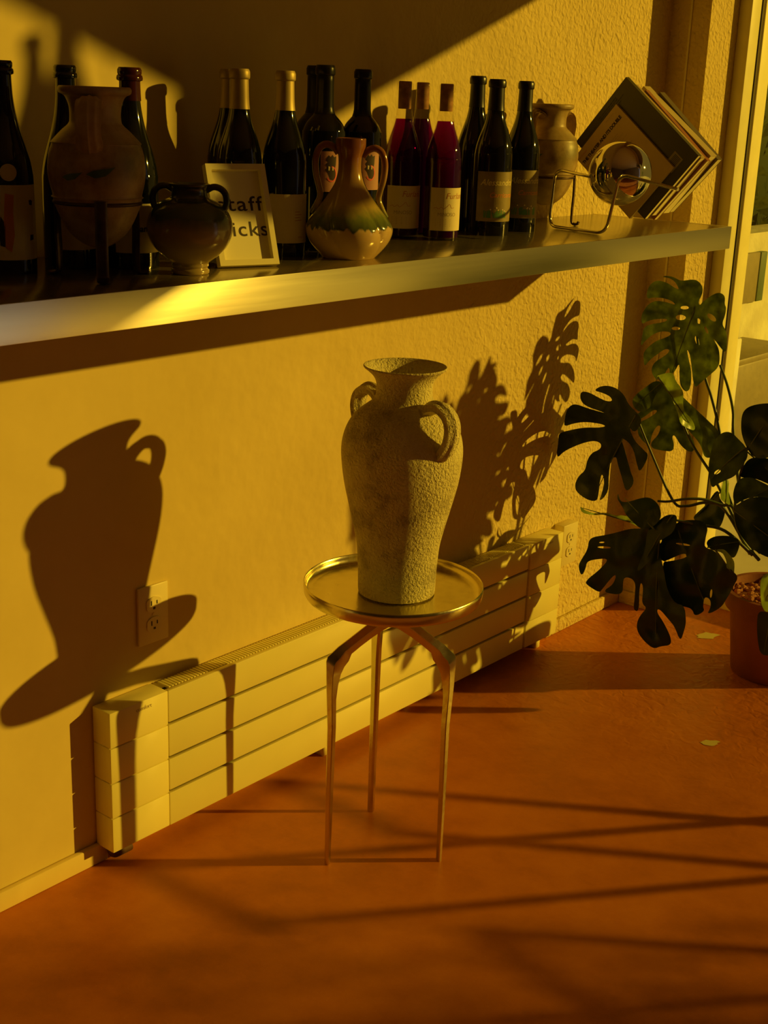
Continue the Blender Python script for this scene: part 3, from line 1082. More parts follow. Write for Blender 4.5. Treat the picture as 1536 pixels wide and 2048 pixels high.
# rose trio in clear glass
for k, (X, Y, r, h, lbl, ll) in enumerate(((0.104, 2.003, 0.0350, 0.285, 'clear bottle of deep pink wine with cork, leftmost of the pink trio', (-48, 100)),
                                           (0.084, 2.082, 0.0350, 0.285, 'clear bottle of deep pink wine with cork, standing behind the other two pink ones', (60, 150)),
                                           (0.174, 2.040, 0.0345, 0.283, 'clear bottle of deep pink wine and sunlit label, nearest of the pink trio', (-36, 98)))):
    o, pf, lp = bottle('rose_bottle', lbl, X, Y, r, h, 'burg')
    o['category'] = 'bottle'
    glassbody(o, pf, lp, r, h, M['clearglass'])
    p = [(0.004, r * 0.5)] + [(z * h, q * r - 0.0014) for z, q in spline(pf, 4) if 0.006 < z < 0.775]
    link('wine', lathe_me(p, 48), M['wine'], o)
    link('cork', lathe_me([(0.83 * h, 0.0115), (0.835 * h, 0.0122), (0.995 * h, 0.0122), (1.003 * h, 0.0115)], 32), M['cork'], o)
    lb = add_label(o, X, Y, r, ll[0], ll[1], 0.019, 0.098, M['label'])
    if k != 1:
        t0 = 2 if k == 0 else 12
        add_text(lb, X, Y, r, 'Furlani', 0.0155, t0, 0.078, M['redink'], 0.25)
        wv = [(0, 0), (.006, .002), (.010, -.001), (.016, .003), (.020, -.001), (.027, .004), (.032, .008), (.036, .001), (.042, .002)]
        stroke_on(lb, X, Y, r, spline(wv, 4), 0.0007, t0 - 38, 0.060, M['redink'], 'mountain_line')
        add_text(lb, X, Y, r, 'MINOSO', 0.0095, t0 - 24, 0.046, M['greyink'])
        for j in range(5):
            stroke_on(lb, X, Y, r, [(0, 0), (0.030, 0.0)], 0.0005, t0 - 30, 0.040 - j * 0.003, M['greyink'], 'fine_print')

# dark trio with painted labels
for k, (X, Y, r, h, lbl) in enumerate(((0.094, 2.246, 0.0378, 0.303, 'black burgundy bottle without visible label, rearmost of the dark trio'),
                                       (0.165, 2.213, 0.0385, 0.297, 'black burgundy bottle with flowered gold label, front of the dark trio'),
                                       (0.150, 2.335, 0.0365, 0.297, 'black burgundy bottle with flowered gold label, beside the small amphora'))):
    o, pf, lp = bottle('wine_bottle', lbl, X, Y, r, h, 'burg')
    glassbody(o, pf, lp, r, h, M['black'])
    cap_sleeve(o, 'capsule', pf, lp, r, h, 0.80, M['blackmatte'])
    if k:
        lb = add_label(o, X, Y, r, -46, 88, 0.028, 0.124, M['darklabel'])
        add_text(lb, X, Y, r, 'Alessandra V', 0.0165, -34, 0.098, M['goldink'], 0.35, bold=0.0002)
        add_text(lb, X, Y, r, 'Carricante', 0.0135, -6, 0.075, M['orangeink'], 0.35, bold=0.0002)
        rg = random.Random(k)
        for j in range(26):
            x = rg.uniform(-.024, .030)
            hh = rg.uniform(.006, .016)
            stroke_on(lb, X, Y, r, [(x, 0), (x + rg.uniform(-.003, .003), hh)], 0.0024, 15, 0.035, M['greenink'], 'grass_blade')
        for j in range(7):
            x, y = rg.uniform(-.024, .028), rg.uniform(.012, .020)
            flat_on(lb, X, Y, r + .0001, [(x + .0016 * CO(a), y + .0016 * S(a)) for a in (0, 1.05, 2.1, 3.14, 4.2, 5.2)], 15, 0.035, M['label'], 'flower')


# unseen shelf added by the window, its two bottles throwing shadows on the wall
hs = thing('shadow_shelf', 'unseen shadow-casting shelf added, hung on wires near the window, above the picture', 'shelf', (1.483, 2.7015, 1.654), math.radians(58))
link('board', box_me(-0.135, 0.135, -0.055, 0.055, 0.0, 0.020, 0.002), simple('shelf_wood', (0.30, 0.18, 0.08), 0.5), hs)
for wx in (-0.128, 0.128):
    for wy in (-0.048, 0.048):
        link('wire', tube_me([(wx, wy, 0.018), (wx, wy, ZC - 1.654)], 0.0012, 6), M['rod'], hs)
for X, Y, r, h, lbl in ((1.440, 2.631, 0.038, 0.300, 'dark bottle added for its shadow on the unseen hanging shelf, the shorter of two'),
                        (1.526, 2.772, 0.043, 0.395, 'tall dark bottle added for its shadow on the unseen hanging shelf, the taller of two')):
    o, pf, lp = bottle('wine_bottle', lbl, X, Y, r, h, 'champ')
    o.location.z = 1.6742
    glassbody(o, pf, lp, r, h, M['black'])

# ------------------------------------------------------------------ amphorae in iron stands
def amphora(label, stlabel, loc, rz, hd_ang):
    o = thing('terracotta_amphora', label, 'vase', (loc[0], loc[1], ZS + 0.030), rz)
    P = [(0.012, 0.006), (0.0135, 0.014), (0.020, 0.026), (0.032, 0.0390), (0.048, 0.0490), (0.068, 0.0575), (0.078, 0.0600), (0.0805, 0.0625), (0.0835, 0.0605), (0.100, 0.0645), (0.118, 0.0660),
         (0.138, 0.0640), (0.150, 0.0600), (0.152, 0.0610), (0.155, 0.0585), (0.168, 0.0460), (0.176, 0.0370), (0.182, 0.0345), (0.196, 0.0345), (0.206, 0.0370), (0.213, 0.0410), (0.216, 0.0470),
         (0.219, 0.0490), (0.223, 0.0490), (0.2255, 0.0465), (0.224, 0.0430), (0.214, 0.036), (0.200, 0.029), (0.182, 0.029), (0.16, 0.045)]
    link('body', lathe_me(spline(P, 3), 96), M['amphora'], o)
    for s_ in (0, PI):
        a = hd_ang + s_
        d = Vector((CO(a), S(a), 0))

        def hp(r, z):
            return tuple(d * r + Vector((0, 0, z)))
        link('handle', handle_me([hp(.034, .200), hp(.050, .207), hp(.064, .200), hp(.070, .184), hp(.069, .166), hp(.062, .150), hp(.057, .143)], [.0068, .007, .0072, .007, .0068, .0075, .006],
                                 tuple(d), 2.2, 5), M['amphora'], o)
    # painted leaf on the front
    for da, z, sc in ((0.25, 0.118, 1.0), (-0.35, 0.112, 0.8)):
        a0 = hd_ang + da
        lf = [(-.022, -.004), (-.010, -.009), (.004, -.006), (.018, .006), (.010, .004), (.0, .003), (-.012, .001)]
        v, f = cdt([(x * sc, y * sc) for x, y in lf], cell=0.004)
        me = mesh([(q.x, q.y, 0) for q in v], f)
        link('painted_leaf', wrap(me, 0.0672, a0, z), M['leafpaint'], o, smooth=False)
    st = thing('iron_stand', stlabel, 'stand', (loc[0], loc[1], ZS), rz)
    R_ = 0.0585
    zr = 0.1035
    ringpts = [(R_ * CO(2 * PI * i / 48), R_ * S(2 * PI * i / 48), zr) for i in range(48)]
    link('ring', tube_me(ringpts, 0.0028, 8, closed=True, ref=(0, 0, 1)), M['iron'], st)
    for k in range(3):
        a = hd_ang + 0.20 + k * 2 * PI / 3
        d = Vector((CO(a), S(a), 0))
        pts = [d * (R_ + .003) + Vector((0, 0, .108)), d * (R_ + .004) + Vector((0, 0, .07)), d * (R_ + .003) + Vector((0, 0, .03)), d * (R_ + .004) + Vector((0, 0, .008)), d * (R_ + .010) + Vector((0, 0, .0032)),
               d * (R_ + .017) + Vector((0, 0, .0045)), d * (R_ + .019) + Vector((0, 0, .009))]
        link('leg', tube_me(spline([tuple(p) for p in pts], 4), 0.0085, 12, 0.36, ref=tuple(Vector((-d.y, d.x, 0)))), M['iron'], st)
    return o


A0 = (0.238, 1.176)
ca = cam_angle(*A0)
amphora('large round terracotta amphora at the left end of the shelf', 'dark three-legged stand under the large amphora at the left end', A0, 0.0, ca - math.radians(8))
A1 = (0.098, 2.512)
amphora('small-looking terracotta amphora at the right, between dark bottles and steel ball', 'dark three-legged stand with curled feet left of the steel ball', A1, 0.0, cam_angle(*A1) - math.radians(38))

# ------------------------------------------------------------------ squat jar
JX, JY = 0.278, 1.309
jr = thing('squat_jar', 'squat two-handled jar with dark green drip glaze in front of the sign', 'jar', (JX, JY, ZS))
P = [(0.0, .0255), (.002, .0275), (.006, .0278), (.008, .0255), (.010, .0255), (.012, .0270), (.015, .0268), (.018, .0290), (.026, .0400), (.038, .0520), (.052, .0595), (.066, .0620), (.080, .0595),
     (.092, .0530), (.101, .0430), (.106, .0330), (.109, .0275), (.116, .0255), (.121, .0262), (.125, .0285), (.1275, .0290), (.1275, .0270), (.122, .0225), (.11, .0225), (.10, .035)]
link('body', lathe_me(spline(P, 3), 96), M['glaze_jar'], jr)
for s_ in (-1, 1):
    d = Vector((RX.x, RX.y, 0)).normalized() * s_

    def hp(r, z):
        return tuple(d * r + Vector((0, 0, z)))
    link('handle', handle_me([hp(.024, .119), hp(.034, .124), hp(.044, .122), hp(.051, .115), hp(.053, .104), hp(.051, .096), hp(.047, .090)], [.0042] * 7, tuple(d), 1.3, 1), M['glaze_jar'], jr)

# ------------------------------------------------------------------ pitcher
PX, PY = 0.271, 1.664
pt = thing('two_handled_pitcher', 'glossy amber and olive long-necked ceramic pitcher with two tall handles', 'pitcher', (PX, PY, ZS))
P = [(0.0, .0440), (.0015, .0458), (.012, .0560), (.024, .0655), (.035, .0710), (.045, .0732), (.052, .0722), (.062, .0665), (.074, .0570), (.090, .0440), (.105, .0330), (.118, .0255), (.130, .0215),
     (.143, .0195), (.160, .0198), (.170, .0225), (.177, .0245), (.188, .0248), (.1905, .0240), (.1905, .0215), (.185, .0190), (.17, .0165), (.15, .0155), (.12, .020)]


def lobes(t, z):
    k = max(0.0, 1 - abs(z - 0.045) / 0.075)
    w = abs(S(2.5 * (t + 6.0 * (z - 0.045)))) ** 0.5
    return 1 - 0.11 * k * (1 - w)


link('body', lathe_me(spline(P, 4), 160, lobes), M['pitcher'], pt)
for s_, dz in ((-1, 0.0), (1, -0.004)):
    d = Vector((RX.x, RX.y, 0)).normalized() * s_

    def hp(r, z):
        return tuple(d * r + Vector((0, 0, z + dz)))
    link('handle', handle_me([hp(.020, .166), hp(.028, .176), hp(.040, .180), hp(.051, .173), hp(.0565, .155), hp(.055, .132), hp(.050, .112), hp(.048, .098), hp(.054, .082), hp(.062, .070)],
                             [.0045, .0048, .005, .005, .0048, .0046, .0044, .0044, .0048, .0035], tuple(d), 1.35, 1), M['pitcher'], pt)

# ------------------------------------------------------------------ staff picks sign
fr = thing('framed_sign', 'small leaning cream frame with the handwritten words staff picks', 'sign', (0.288, 1.361, ZS))
lean = math.radians(20)
ux = Vector((0.2983, 0.9545, 0))
bk = Vector((-ux.y, ux.x, 0))
uz = bk * S(lean) + Vector((0, 0, CO(lean)))
nz = ux.cross(uz)
Mf = Matrix((ux, uz, nz)).transposed().to_4x4()
fr.matrix_world = Matrix.Translation((0.268, 1.379, ZS + 0.0045)) @ Mf
FW, FH, FT = 0.1006, 0.156, 0.009


def frame_side(pts):
    v = [(x, y, z) for z in (-0.012, 0.0) for x, y in pts]
    return mesh(v, [(3, 2, 1, 0), (4, 5, 6, 7), (0, 1, 5, 4), (1, 2, 6, 5), (2, 3, 7, 6), (3, 0, 4, 7)])


for pts in ([(0, 0), (FW, 0), (FW - FT, FT), (FT, FT)], [(FW, 0), (FW, FH), (FW - FT, FH - FT), (FW - FT, FT)], [(FW, FH), (0, FH), (FT, FH - FT), (FW - FT, FH - FT)], [(0, FH), (0, 0), (FT, FT), (FT, FH - FT)]):
    link('frame_side', frame_side(pts), M['frame'], fr, smooth=False)
cd_ = link('card', box_me(0.004, FW - 0.004, 0.004, FH - 0.004, -0.0115, -0.0095), M['card'], fr, smooth=False)
for body, y in (('staff', 0.086), ('picks', 0.047)):
    t = text_me(body, 0.0305, bold=0.0002, spacing=1.12)
    xs = [v_.co.x for v_ in t.vertices]
    sc = (0.079 if body == 'staff' else 0.080) / (max(xs) - min(xs))
    t.transform(Matrix.Translation((0.0145 - min(xs) * sc - 0.001, y, -0.0092)) @ Matrix.Diagonal((sc, 1.05, 1, 1)))
    link('lettering', t, M['ink'], cd_, smooth=False)
stv = link('prop', mesh([(0.045, 0.0, -0.012), (0.055, 0.0, -0.012), (0.055, 0.1, -0.012), (0.045, 0.1, -0.012), (0.045, 0.012, -0.050), (0.055, 0.012, -0.050)],
                        [(0, 3, 2, 1), (3, 4, 5, 2), (0, 4, 3), (1, 2, 5), (0, 1, 5, 4)]), M['frame'], fr, smooth=False)
stv.location = (0, 0.012, 0)

# ------------------------------------------------------------------ steel ball and rod stand
bp0 = at_plane(1165, 461, Vector((0, 0, ZS + 0.0035)), Vector((0, 0, 1)))
dd = Vector((0.975, -0.22, 0)).normalized()
nn = Vector((-dd.y, dd.x, 0))


def onw(px, py, off=0.0):
    return at_plane(px, py, bp0 + nn * off, nn)


rp = [onw(1180, 353, 0.0), onw(1111, 338), onw(1097, 455), onw(1211, 468), onw(1240, 348), onw(1356, 379)]
zb = ZS + 0.0036
rp[2].z = zb
rp[3].z = zb
rp = [tuple(p) for p in rp]
rod = link('wire_ball_holder', tube_me(round_path(rp, 0.026, 8), 0.0034, 14), M['rod'])
tag(rod, 'bent steel rod stand looped around the polished ball', 'stand')
sc_ = onw(1240, 347, 0.069)
SR = 0.0655 * 1.0
bm = bmesh.new()
bmesh.ops.create_uvsphere(bm, u_segments=96, v_segments=48, radius=SR)
sph = link('steel_ball', finish(bm), M['chrome'], loc=tuple(sc_))
tag(sph, 'mirror-polished steel ball cradled by the bent rod', 'ball')

# ------------------------------------------------------------------ books
BA = math.radians(-39)


def cover_mat(name, c):
    return simple(name, c, 0.35, var=0.05, vs=30)


def book(label, right, y0, th, w, hgt, ccol, rot=BA, name='paperback_book'):
    """stands rotated in the plane of the window wall; right = its right-hand corner (x, z).
    local u runs from that corner up-left along the long edge, v down-left along the short edge"""
    o = thing(name, label, 'book', (right[0], y0, right[1]))
    o.rotation_euler = (0, 0, 0)
    cu = Vector((-CO(-rot), 0, S(-rot)))
    cv = Vector((-S(-rot), 0, -CO(-rot)))

    def slab(y_a, y_b, a0, a1, b0, b1):
        v = []
        for yy in (y_a, y_b):
            for a_, b_ in ((a0, b0), (a1, b0), (a1, b1), (a0, b1)):
                p = cu * a_ + cv * b_
                v.append((p.x, yy, p.z))
        bm = bmesh.new()
        bm.from_mesh(mesh(v, [(0, 1, 2, 3), (7, 6, 5, 4), (0, 4, 5, 1), (1, 5, 6, 2), (2, 6, 7, 3), (3, 7, 4, 0)]))
        return finish(bm)
    cm = cover_mat(name, ccol)
    link('front_cover', slab(0, 0.0008, 0, hgt, 0, w), cm, o, smooth=False)
    link('back_cover', slab(th - 0.0008, th, 0, hgt, 0, w), cm, o, smooth=False)
    link('spine', slab(0, th, 0, hgt, -0.0008, 0.0), cm, o, smooth=False)
    link('pages', slab(0.0008, th - 0.0008, 0.0006, hgt - 0.001, 0, w - 0.001), M['paper'], o, smooth=False)
    return o, cu, cv


bY = 2.742
bg_, cu, cv = book('large dark olive book with a pale spine standing on its corner', (0.340, 1.263), bY, 0.014, 0.188, 0.256, (0.075, 0.07, 0.025), name='large_book')


def print_on(o, cu, cv, a, b, body, size, mat, y=-0.0006, name='lettering', bold=0.0, line=1.0, spacing=1.0):
    """text whose baseline runs parallel to the short edge, reading up to the right"""
    t = text_me(body, size, bold=bold, line=line, spacing=spacing)
    ex = -cv
    ez = cu
    p = cu * a + cv * b
    M4 = Matrix(((ex.x, ez.x, 0, p.x), (ex.y, ez.y, -1, y), (ex.z, ez.z, 0, p.z), (0, 0, 0, 1)))
    t.transform(M4)
    return link(name, t, mat, o, smooth=False)


lines = '\n'.join(['mmnm nnmm mnn mnmmn nm', 'nmm mnmnn mmn nmnmm', 'mnnm mmnmn nmm mnn', 'nmmn nnm mnmmn mm'])
M['dimink'] = simple('dim_print', (0.03, 0.028, 0.012), 0.6)


def rule_lines(o, cu, cv, a0, b0, n, length, step, mat, w=0.0012, seed=0, y=-0.0006):
    """rows of very fine unreadable small print: short dashes"""
    rg = random.Random(seed)
    vs, fs = [], []
    for i in range(n):
        x = 0.0
        Lr = length * rg.uniform(0.75, 1.0)
        while x < Lr:
            l = rg.uniform(0.003, 0.009)
            q = [cu * (a0 - i * step + e) + cv * (b0 - f) for e, f in ((0, x), (w, x), (w, x + l), (0, x + l))]
            k = len(vs)
            vs += [(p.x, y, p.z) for p in q]
            fs.append((k, k + 1, k + 2, k + 3))
            x += l + 0.0018
    return link('small_print', mesh(vs, fs), mat, o, smooth=False)


rule_lines(bg_, cu, cv, 0.244, 0.110, 4, 0.080, 0.0050, M['dimink'], seed=1)
rule_lines(bg_, cu, cv, 0.238, 0.190, 4, 0.060, 0.0048, M['dimink'], seed=2)
rule_lines(bg_, cu, cv, 0.200, 0.110, 26, 0.030, 0.0058, M['dimink'], seed=3)
# barcode panel near the right-hand corner
p = [cu * a + cv * b for a, b in ((0.022, 0.070), (0.050, 0.070), (0.050, 0.030), (0.022, 0.030))]
pl = link('price_panel', mesh([(q.x, -0.0005, q.z) for q in p], [(0, 1, 2, 3)]), simple('panel_print', (0.34, 0.30, 0.14), 0.6), bg_, smooth=False)
for j in range(11):
    b0 = 0.034 + j * 0.0030
    q = [cu * a + cv * b for a, b in ((0.026, b0), (0.045, b0), (0.045, b0 + 0.0014), (0.026, b0 + 0.0014))]
    link('bar', mesh([(x.x, -0.0008, x.z) for x in q], [(0, 1, 2, 3)]), M['dimink'], pl, smooth=False)

be, cu2, cv2 = book('cream paperback titled The Theater and Its Double in front of the dark book', (0.286, 1.236), bY - 0.009, 0.008, 0.155, 0.205, (0.62, 0.46, 0.20))
print_on(be, cu2, cv2, 0.174, 0.150, 'THE THEATER AND ITS DOUBLE', 0.0108, M['ink'], bold=0.0004, spacing=0.88)
print_on(be, cu2, cv2, 0.190, 0.150, 'ANTONIN', 0.006, M['redink'])
print_on(be, cu2, cv2, 0.164, 0.150, 'by Artaud', 0.005, M['redink'])
rule_lines(be, cu2, cv2, 0.156, 0.150, 17, 0.120, 0.0048, M['greyink'], 0.0009, 5)
rule_lines(be, cu2, cv2, 0.196, 0.045, 1, 0.030, 0.0048, M['greyink'], 0.0009, 6)
rest = [((0.339, 1.258), 0.020, 0.172, 0.240, (0.55, 0.40, 0.16), -39, 'paperback with cream page edges, first behind the large dark book'),
        ((0.343, 1.252), 0.015, 0.182, 0.225, (0.40, 0.16, 0.07), -40.5, 'rust-covered paperback, second behind the large dark book'),
        ((0.341, 1.262), 0.030, 0.170, 0.235, (0.62, 0.50, 0.24), -38, 'thick pale paperback, third behind the large dark book'),
        ((0.343, 1.254), 0.022, 0.165, 0.215, (0.16, 0.12, 0.06), -41, 'brown paperback, rearmost of the stack of books')]
yy = bY + 0.016
for rc, th, w, hg, cc, an, lbl in rest:
    book(lbl, rc, yy, th, w, hg, cc, math.radians(an))
    yy += th + 0.003

# ------------------------------------------------------------------ plant
PTX, PTY = 0.545, 3.03
pot = thing('terracotta_pot', 'large terracotta pot holding the monstera at the right edge', 'pot', (PTX, PTY, 0.0))
P = [(0.0, .098), (.003, .102), (.17, .121), (.172, .134), (.215, .139), (.219, .138), (.219, .127), (.20, .122), (.19, .121)]
link('body', lathe_me(P, 72, cap=True), M['terracotta'], pot)
pv = []
rg = random.Random(11)
peb = link('pebbles', None or lathe_me([(0.190, 0.117), (0.197, 0.115), (0.2, 0.06), (0.2, 0.001)], 24), M['pebble'], pot)
bm = bmesh.new()
bm.from_mesh(peb.data)
for i in range(170):
    a, q = rg.uniform(0, 2 * PI), 0.112 * math.sqrt(rg.random())
    mt4 = Matrix.Translation((q * CO(a), q * S(a), 0.201 + rg.uniform(0, .004))) @ Matrix.Diagonal((rg.uniform(.7, 1.2), rg.uniform(.7, 1.2), .7, 1))
    bmesh.ops.create_icosphere(bm, subdivisions=1, radius=rg.uniform(.006, .010), matrix=mt4)
bm.to_mesh(peb.data)
bm.free()
peb['kind'] = 'stuff'
fd = thing('feeding_hole', 'x', 'x')
bpy.data.objects.remove(fd)

plant = thing('monstera_plant', 'large monstera with split leaves growing in the terracotta pot', 'plant', (PTX, PTY, 0.2))


def z5(p):   # crop coordinates used while measuring the leaves
    return [(1080 + x / 3.368, 540 + y / 3.368) for x, y in p]


def zA(p):
    return [(1200 + x / 4.571, 460 + y / 4.571) for x, y in p]


def zB(p):
    return [(1140 + x / 3.879, 940 + y / 3.879) for x, y in p]


def zC(p):
    return [(1380 + x / 3.41, 780 + y / 3.41) for x, y in p]


def ell(cx_, cy_, a, b, rot=0.0, n=12):
    c, s_ = CO(math.radians(rot)), S(math.radians(rot))
    return [(cx_ + a * CO(t) * c - b * S(t) * s_, cy_ + a * CO(t) * s_ + b * S(t) * c) for t in [2 * PI * i / n for i in range(n)]]


def chaikin(p, it=2):
    for _ in range(it):
        q = []
        n = len(p)
        for i in range(n):
            a, b = p[i], p[(i + 1) % n]
            q.append((a[0] * .75 + b[0] * .25, a[1] * .75 + b[1] * .25))
            q.append((a[0] * .25 + b[0] * .75, a[1] * .25 + b[1] * .75))
        p = q
    return p


def leaf(outline, holes, X, Y, nrm, mid, mat='leaf', fold=0.10, wave=0.004, droop=0.25, seed=0, name='leaf'):
    """outline/holes in photo pixels laid on a real plane through (X, Y) with normal nrm, then folded
    along its midrib mid=((px,py),(px,py)), waved and thickened"""
    nrm = Vector(nrm).normalized()
    cxp = sum(p[0] for p in outline) / len(outline)
    cyp = sum(p[1] for p in outline) / len(outline)
    # plane goes through the vertical line X,Y seen at the leaf centre
    d = ray(cxp, cyp)
    n0 = Vector((CAM.x - X, CAM.y - Y, 0)).normalized()
    p0 = CAM + d * ((Vector((X, Y, 0)) - CAM).dot(n0) / d.dot(n0))
    e1 = Vector((0, 0, 1)).cross(nrm).normalized()
    e2 = nrm.cross(e1)

    def flat(pp):
        q = at_plane(pp[0], pp[1], p0, nrm) - p0
        return (q.dot(e1), q.dot(e2))
    ol = [flat(p) for p in chaikin(outline)]
    hl = [[flat(p) for p in chaikin(h, 1)] for h in holes]
    vv, ff = cdt(ol, hl, cell=0.009)
    m0, m1 = Vector(flat(mid[0])), Vector(flat(mid[1]))
    ax = (m1 - m0)
    ln = ax.length
    ax.normalize()
    pr = Vector((-ax.y, ax.x))
    base = []
    for q in vv:
        rel = Vector((q.x, q.y)) - m0
        s_, t_ = rel.dot(ax), rel.dot(pr)
        hgt = abs(t_) * fold - droop * (max(0, s_) ** 2) / max(ln, .05) * 0.5 - 1.6 * droop * t_ * t_
        hgt += wave * noise.noise(Vector((q.x * 22, q.y * 22, seed))) * 2
        hgt += wave * 0.7 * S(s_ * 90) * min(1, abs(t_) / 0.02) * 0.4
        base.append(p0 + e1 * q.x + e2 * q.y + nrm * hgt)
    n = len(base)
    th = nrm * 0.0006
    verts = base + [b - th for b in base]
    faces = [tuple(f) for f in ff] + [tuple(i + n for i in reversed(f)) for f in ff]
    cnt = {}
    for f in ff:
        for i in range(3):
            e = (f[i], f[(i + 1) % 3])
            k = tuple(sorted(e))
            cnt.setdefault(k, []).append(e)
    for k, es in cnt.items():
        if len(es) == 1:
            a, b = es[0]
            faces.append((b, a, a + n, b + n))
    off = Vector((PTX, PTY, 0.2))
    verts = [v_ - off for v_ in verts]
    lf = link(name, mesh(verts, faces), M[mat], plant)
    smooth_by_angle(lf.data, 50)
    # midrib
    nseg = 10
    mp = []
    for i in range(nseg + 1):
        s_ = ln * i / nseg
        q = m0 + ax * s_
        hgt = -droop * (s_ ** 2) / max(ln, .05) * 0.5
        mp.append(p0 + e1 * q.x + e2 * q.y + nrm * (hgt + 0.0005) - off)
    link('midrib', tube_me(mp, [0.0022 - 0.0014 * i / nseg for i in range(nseg + 1)], 6), M['stem'], lf)
    return p0 + e1 * m0.x + e2 * m0.y


FN = (0.02, -1.0, 0.12)
bases = []
L1 = zA([(905, 650), (932, 590), (935, 520), (900, 462), (850, 452), (780, 465), (735, 460), (690, 432), (620, 418), (585, 430), (650, 440), (700, 475), (738, 550), (690, 530), (620, 480), (550, 460), (480, 490),
         (445, 560), (440, 632), (500, 618), (600, 622), (680, 655), (702, 688), (640, 665), (560, 648), (490, 655), (430, 700), (395, 780), (386, 866), (440, 835), (520, 812), (620, 812), (600, 838), (480, 860),
         (400, 890), (370, 960), (360, 1075), (400, 1010), (470, 960), (560, 925), (640, 930), (655, 955), (600, 985), (500, 1015), (420, 1080), (375, 1140), (370, 1255), (420, 1200), (500, 1140), (580, 1085),
         (624, 1095), (600, 1130), (550, 1165), (470, 1210), (430, 1280), (440, 1340), (478, 1380), (540, 1335), (600, 1248), (604, 1290), (590, 1330), (650, 1300), (706, 1205), (695, 1350), (700, 1430), (742, 1487), (785, 1455),
         (812, 1380), (818, 1280), (795, 1170), (780, 1092), (802, 1110), (822, 1200), (828, 1330), (838, 1450), (900, 1400), (1000, 1320), (1085, 1255), (1106, 1180), (1100, 1090), (1040, 1000), (1050, 1000),
         (1104, 1070), (1160, 1132), (1170, 1000), (1165, 920), (1120, 862), (1150, 780), (1168, 712), (1152, 680), (1155, 620), (1130, 585), (1080, 570), (1020, 600), (950, 650), (918, 695)])
H1 = [zA(ell(779, 710, 39, 16)), zA(ell(738, 800, 45, 25)), zA(ell(693, 900, 35, 16)), zA(ell(902, 833, 20, 26, -15)), zA(ell(1030, 800, 52, 24, 40)), zA(ell(975, 915, 14, 38, -25)), zA(ell(887, 1012, 18, 46, -20))]
bases.append((leaf(L1, H1, 0.235, 2.985, FN, ((1393, 612), (1337, 745)), fold=0.12, seed=1), 'L1'))
L2 = z5([(650, 960), (600, 905), (575, 840), (530, 800), (470, 778), (410, 783), (366, 812), (420, 825), (480, 850), (498, 882), (460, 885), (400, 860), (340, 825), (290, 815), (277, 850), (290, 895), (340, 925), (400, 945),
         (452, 964), (400, 950), (330, 930), (260, 906), (215, 905), (185, 935), (165, 1000), (153, 1057), (220, 1035), (300, 1022), (400, 1033), (446, 1052), (400, 1062), (300, 1060), (200, 1078), (120, 1098),
         (105, 1150), (90, 1278), (150, 1220), (230, 1185), (310, 1158), (380, 1150), (414, 1175), (400, 1210), (345, 1230), (310, 1275), (280, 1355), (230, 1390), (193, 1455), (198, 1510), (322, 1582), (360, 1510),
         (378, 1410), (402, 1372), (412, 1430), (385, 1510), (345, 1572), (425, 1520), (447, 1410), (457, 1280), (480, 1265), (505, 1262), (515, 1310), (540, 1400), (560, 1508), (640, 1430), (600, 1347), (562, 1210),
         (540, 1130), (580, 1145), (620, 1190), (655, 1300), (668, 1372), (742, 1250), (690, 1210), (640, 1150), (600, 1050), (640, 1100), (685, 1040), (680, 990)])
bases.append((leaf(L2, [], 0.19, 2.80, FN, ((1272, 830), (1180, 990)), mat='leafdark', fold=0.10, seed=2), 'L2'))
L3 = z5([(830, 770), (790, 790), (755, 850), (748, 900), (755, 935), (700, 950), (636, 990), (650, 1022), (700, 1000), (780, 940), (797, 958), (740, 1000), (672, 1030), (660, 1100), (690, 1150), (742, 1192),
         (752, 1120), (790, 1050), (817, 1050), (800, 1110), (750, 1160), (752, 1202), (820, 1215), (892, 1222), (900, 1170), (885, 1120), (905, 1108), (940, 1180), (1000, 1227), (1035, 1190), (1020, 1130), (985, 1080),
         (940, 1030), (1000, 1080), (1080, 1180), (1085, 1252), (1142, 1255), (1150, 1200), (1170, 1150), (1218, 1100), (1130, 1010), (1040, 930), (970, 860), (900, 800)])
bases.append((leaf(L3, [], 0.245, 2.985, (0.15, -0.9, 0.35), ((1345, 790), (1385, 890)), fold=0.15, seed=3), 'L3'))
L4 = z5([(778, 718), (820, 700), (880, 688), (900, 740), (930, 790), (955, 850), (965, 900), (980, 955), (1020, 1000), (1058, 1088), (985, 1065), (940, 1020), (915, 930), (890, 860), (850, 785)])
leaf(L4, [], 0.280, 2.880, (0.95, -0.25, 0.2), ((1316, 754), (1390, 860)), mat='youngleaf', fold=0.25, seed=4, droop=0.05, name='young_leaf')
L5 = z5([(590, 885), (680, 810), (780, 738), (840, 770), (770, 850), (745, 930), (650, 970)])
leaf(L5, [], 0.22, 2.95, FN, ((1330, 760), (1262, 815)), mat='leaf', seed=5)
